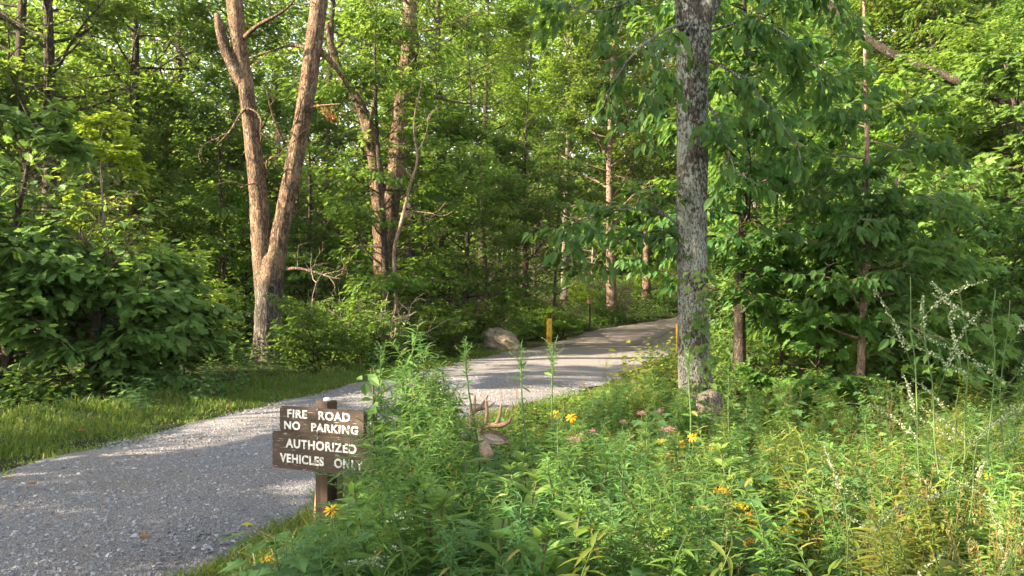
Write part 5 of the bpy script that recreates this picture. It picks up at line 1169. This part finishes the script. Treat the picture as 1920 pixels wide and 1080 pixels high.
# fill
scatter('horse', 100, (620, 1350), (3.0, 9.0), (.6, 1.1)); scatter('horse', 50, (1200, 1950), (4.0, 11), (.5, .95)); scatter('horse', 30, (950, 1400), (7, 12), (.45, .9))
scatter('rag', 55, (440, 1000), (3.0, 6.0), (.35, .7)); scatter('lobed', 60, (520, 1400), (2.8, 4.8), (.4, .7)); scatter('lobed', 60, (950, 1900), (5, 11), (.35, .7))
scatter('milk', 40, (600, 1400), (3.0, 5.5), (.5, .9)); scatter('milk', 26, (1000, 1500), (5.5, 11), (.45, .8))
scatter('rod', 120, (1000, 1960), (2.8, 9), (.45, .95)); scatter('rod', 46, (1250, 1960), (8, 15), (.45, .95)); scatter('rod', 24, (900, 1450), (8, 15), (.4, .8))
scatter('horse', 40, (1000, 1330), (9, 16), (.5, 1.1)); scatter('milk', 26, (1050, 1350), (9, 15), (.45, .9)); scatter('lobed', 46, (1000, 1400), (9, 17), (.4, .8)); scatter('rod', 34, (1000, 1350), (9, 17), (.5, 1.0)); scatter('pink', 5, (1150, 1330), (8.8, 12), (.6, .9)); scatter('grass', 40, (1150, 1920), (3.2, 10), (.5, .95)); scatter('rod', 16, (430, 700), (3.6, 5.0), (.15, .35)); scatter('daisy', 8, (1250, 1900), (4.0, 7), (.35, .6)); scatter('pink', 6, (1000, 1400), (6, 9), (.5, .8)); scatter('clover', 1, (1500, 1900), (3.4, 5), (.6, .9))
def verge(kind, n, px0, px1, d0, d1, h0, h1, out):
    for k in range(n):
        px = RW.uniform(px0, px1); d = RW.uniform(d0, d1); x = (px - 960) / FPX * d
        if x > road_l(d) - out or (abs(x + 5.75) < .5 and d < 20.4 and d > 19.4): continue
        weed(kind, x, d, RW.uniform(h0, h1))
verge('lobed', 40, -20, 480, 10.5, 15, .2, .5, .8); verge('rod', 36, -20, 700, 10, 19, .15, .5, .7); verge('horse', 14, 380, 760, 16, 22, .4, .8, .9); verge('lobed', 26, 380, 900, 16, 26, .3, .7, .8); verge('milk', 14, 100, 800, 13, 20, .3, .6, 1.2)
for pl in PROTO.values():
    for p in pl:
        if not USED.get(p.name): p.location = (2.0, 6.0, gzf(2, 6)); REG.append((p, 'weed in the thicket', 1500, 6.0))
vine('round_leaf_vine', 'dark round leaved vine climbing beside the right end of the brown sign', [(712, 1000), (706, 900), (702, 820), (700, 740), (696, 690)], 5.25, 60, .085, .1, M['leaf_oak'], T_WIDE, .05)

def litter():
    rng = np.random.default_rng(66); n = 420; mb = MB(); y = 4 + 26 * rng.random(n) ** 1.2
    e = rng.random(n) < .75; x = np.where(e, road_l(y) + .1 + .7 * np.abs(rng.standard_normal(n)) * .5, road_l(y) + (road_r(y) - road_l(y)) * rng.random(n))
    p = np.stack([x, y, gz(x, y) + .05], -1); f = rng.standard_normal((n, 3)) * np.array([1, 1, .15]); u = np.array([0, 0, 1.0]) + rng.standard_normal((n, 3)) * .35
    stamp(mb, T_OVATE, p, f, u, .02 + .035 * rng.random(n)); o = mb.build('leaf_litter', M['leaf_brown']); tag(o, 'small dry brown leaves and bits scattered along the gravel edge', 'leaf litter', kind='stuff')
litter()
# fallen leaves on the road
def fallen(px, py, label, mat, size, rz):
    d = CAM_H * FPX / (py - HOR); x = (px - 960) / FPX * d; mb = MB(); stamp(mb, T_OVATE if mat != 'leaf_brown' else T_OAK, [(0, 0, 0)], [(1, 0, .12)], [(0, -.25, 1)], [size]); o = mb.build('fallen_leaf', M[mat]); o.location = (x, d, gzf(x, d) + .055); o.rotation_euler = (0, 0, rz)
    tag(o, label, 'leaf', 'fallen leaves on the road')
fallen(452, 1001, 'yellow green fallen leaf on the gravel near the yellow flowers', 'leaf_fallen_yellow', .08, .3)
fallen(18, 912, 'curled brown fallen leaf on the gravel at the left edge', 'leaf_brown', .10, 1.9)
fallen(48, 920, 'tan fallen leaf just right of the curled brown one', 'leaf_brown', .08, .1)
fallen(168, 905, 'small yellow fallen leaf in the middle of the shaded gravel', 'leaf_fallen_yellow', .06, 2.2)
fallen(258, 1022, 'orange fallen leaf beside the sunlit patch of gravel', 'leaf_brown', .07, .2)
fallen(140, 812, 'reddish brown fallen leaf on the verge grass', 'leaf_brown', .14, .5)

# ------------------------------------------------------------------ labels that single things out
ZONES = [(-1e9, 'outside the left edge'), (0, 'above the dark oak bush'), (330, 'left of the forked bare tree'), (470, 'behind the forked bare tree'), (600, 'between the forked bare tree and the crooked sapling'),
         (760, 'right of the crooked sapling'), (890, 'above the boulder'), (1000, 'above the yellow post'), (1110, 'over the bend of the road'), (1250, 'behind the lichen spotted trunk'), (1350, 'right of the lichen spotted trunk'),
         (1560, 'around the slim sunlit stem'), (1700, 'toward the right edge'), (1850, 'at the right edge')]
WZONES = [(-1e9, 'at the road edge'), (560, 'by the foot of the sign'), (680, 'at the right end of the sign'), (770, 'left of the deer'), (860, 'around the deer'), (970, 'right of the deer'), (1090, 'by the pink flowers'), (1230, 'below the lichen spotted trunk'),
          (1360, 'below the dark slim trunk'), (1500, 'below the low leafy sapling'), (1640, 'left of the white flower spikes'), (1780, 'among the white flower spikes'), (1880, 'in the lower right corner')]
ONES = ['', 'first', 'second', 'third', 'fourth', 'fifth', 'sixth', 'seventh', 'eighth', 'ninth', 'tenth', 'eleventh', 'twelfth', 'thirteenth', 'fourteenth', 'fifteenth', 'sixteenth', 'seventeenth', 'eighteenth', 'nineteenth']
TENS = {2: ('twenty', 'twentieth'), 3: ('thirty', 'thirtieth'), 4: ('forty', 'fortieth'), 5: ('fifty', 'fiftieth'), 6: ('sixty', 'sixtieth'), 7: ('seventy', 'seventieth')}
def ordinal(k):
    if k == 1: return 'leftmost'
    w = ONES[k] if k < 20 else (TENS[k // 10][1] if k % 10 == 0 else TENS[k // 10][0] + '-' + ONES[k % 10])
    return w + ' from left'
buck = {}
for r, ph, px, d in REG:
    Z = WZONES if d < 16 and px > 380 else ZONES
    z = [n for t, n in Z if px >= t][-1]
    if r.get('category') in ('weed', 'flower', 'grass tuft') and (px - 960) / FPX * d < road_l(d): z = 'on the verge below the dark oak bush' if px < 440 else 'on the verge around the forked bare tree' if px < 620 else 'on the verge below the boulder'; Z = ZONES
    row = '' if Z is ZONES else (', front row' if d < 4.7 else ', middle row' if d < 6.4 else ', back row')
    buck.setdefault((ph, z, row), []).append((px, r))
for (ph, z, row), lst in buck.items():
    lst.sort(key=lambda q: q[0])
    for i, (px, r) in enumerate(lst):
        if len(f'{ph} {z}'.split()) > 12: z = z.replace('the crooked sapling', 'crooked sapling').replace('the forked bare tree', 'forked tree')
        r['label'] = f'{ph} {z}{row}' if len(lst) == 1 else f'{ph} {z}{row}, {ordinal(i + 1)}'

# ------------------------------------------------------------------ warm summer haze
def haze():
    m, nt, out = new_mat('haze'); pv = nt.nodes.new('ShaderNodeVolumePrincipled')
    pv.inputs['Color'].default_value = (1.0, .96, .88, 1); pv.inputs['Density'].default_value = .00013; pv.inputs['Anisotropy'].default_value = .25
    nt.links.new(pv.outputs[0], out.inputs['Volume'])
    mb = MB(); mb.box((0, 80, 20), (203, 165, 26)); o = mb.build('haze', m, smooth=False); tag(o, 'faint warm haze in the air of the clearing', 'haze', kind='stuff')
haze()
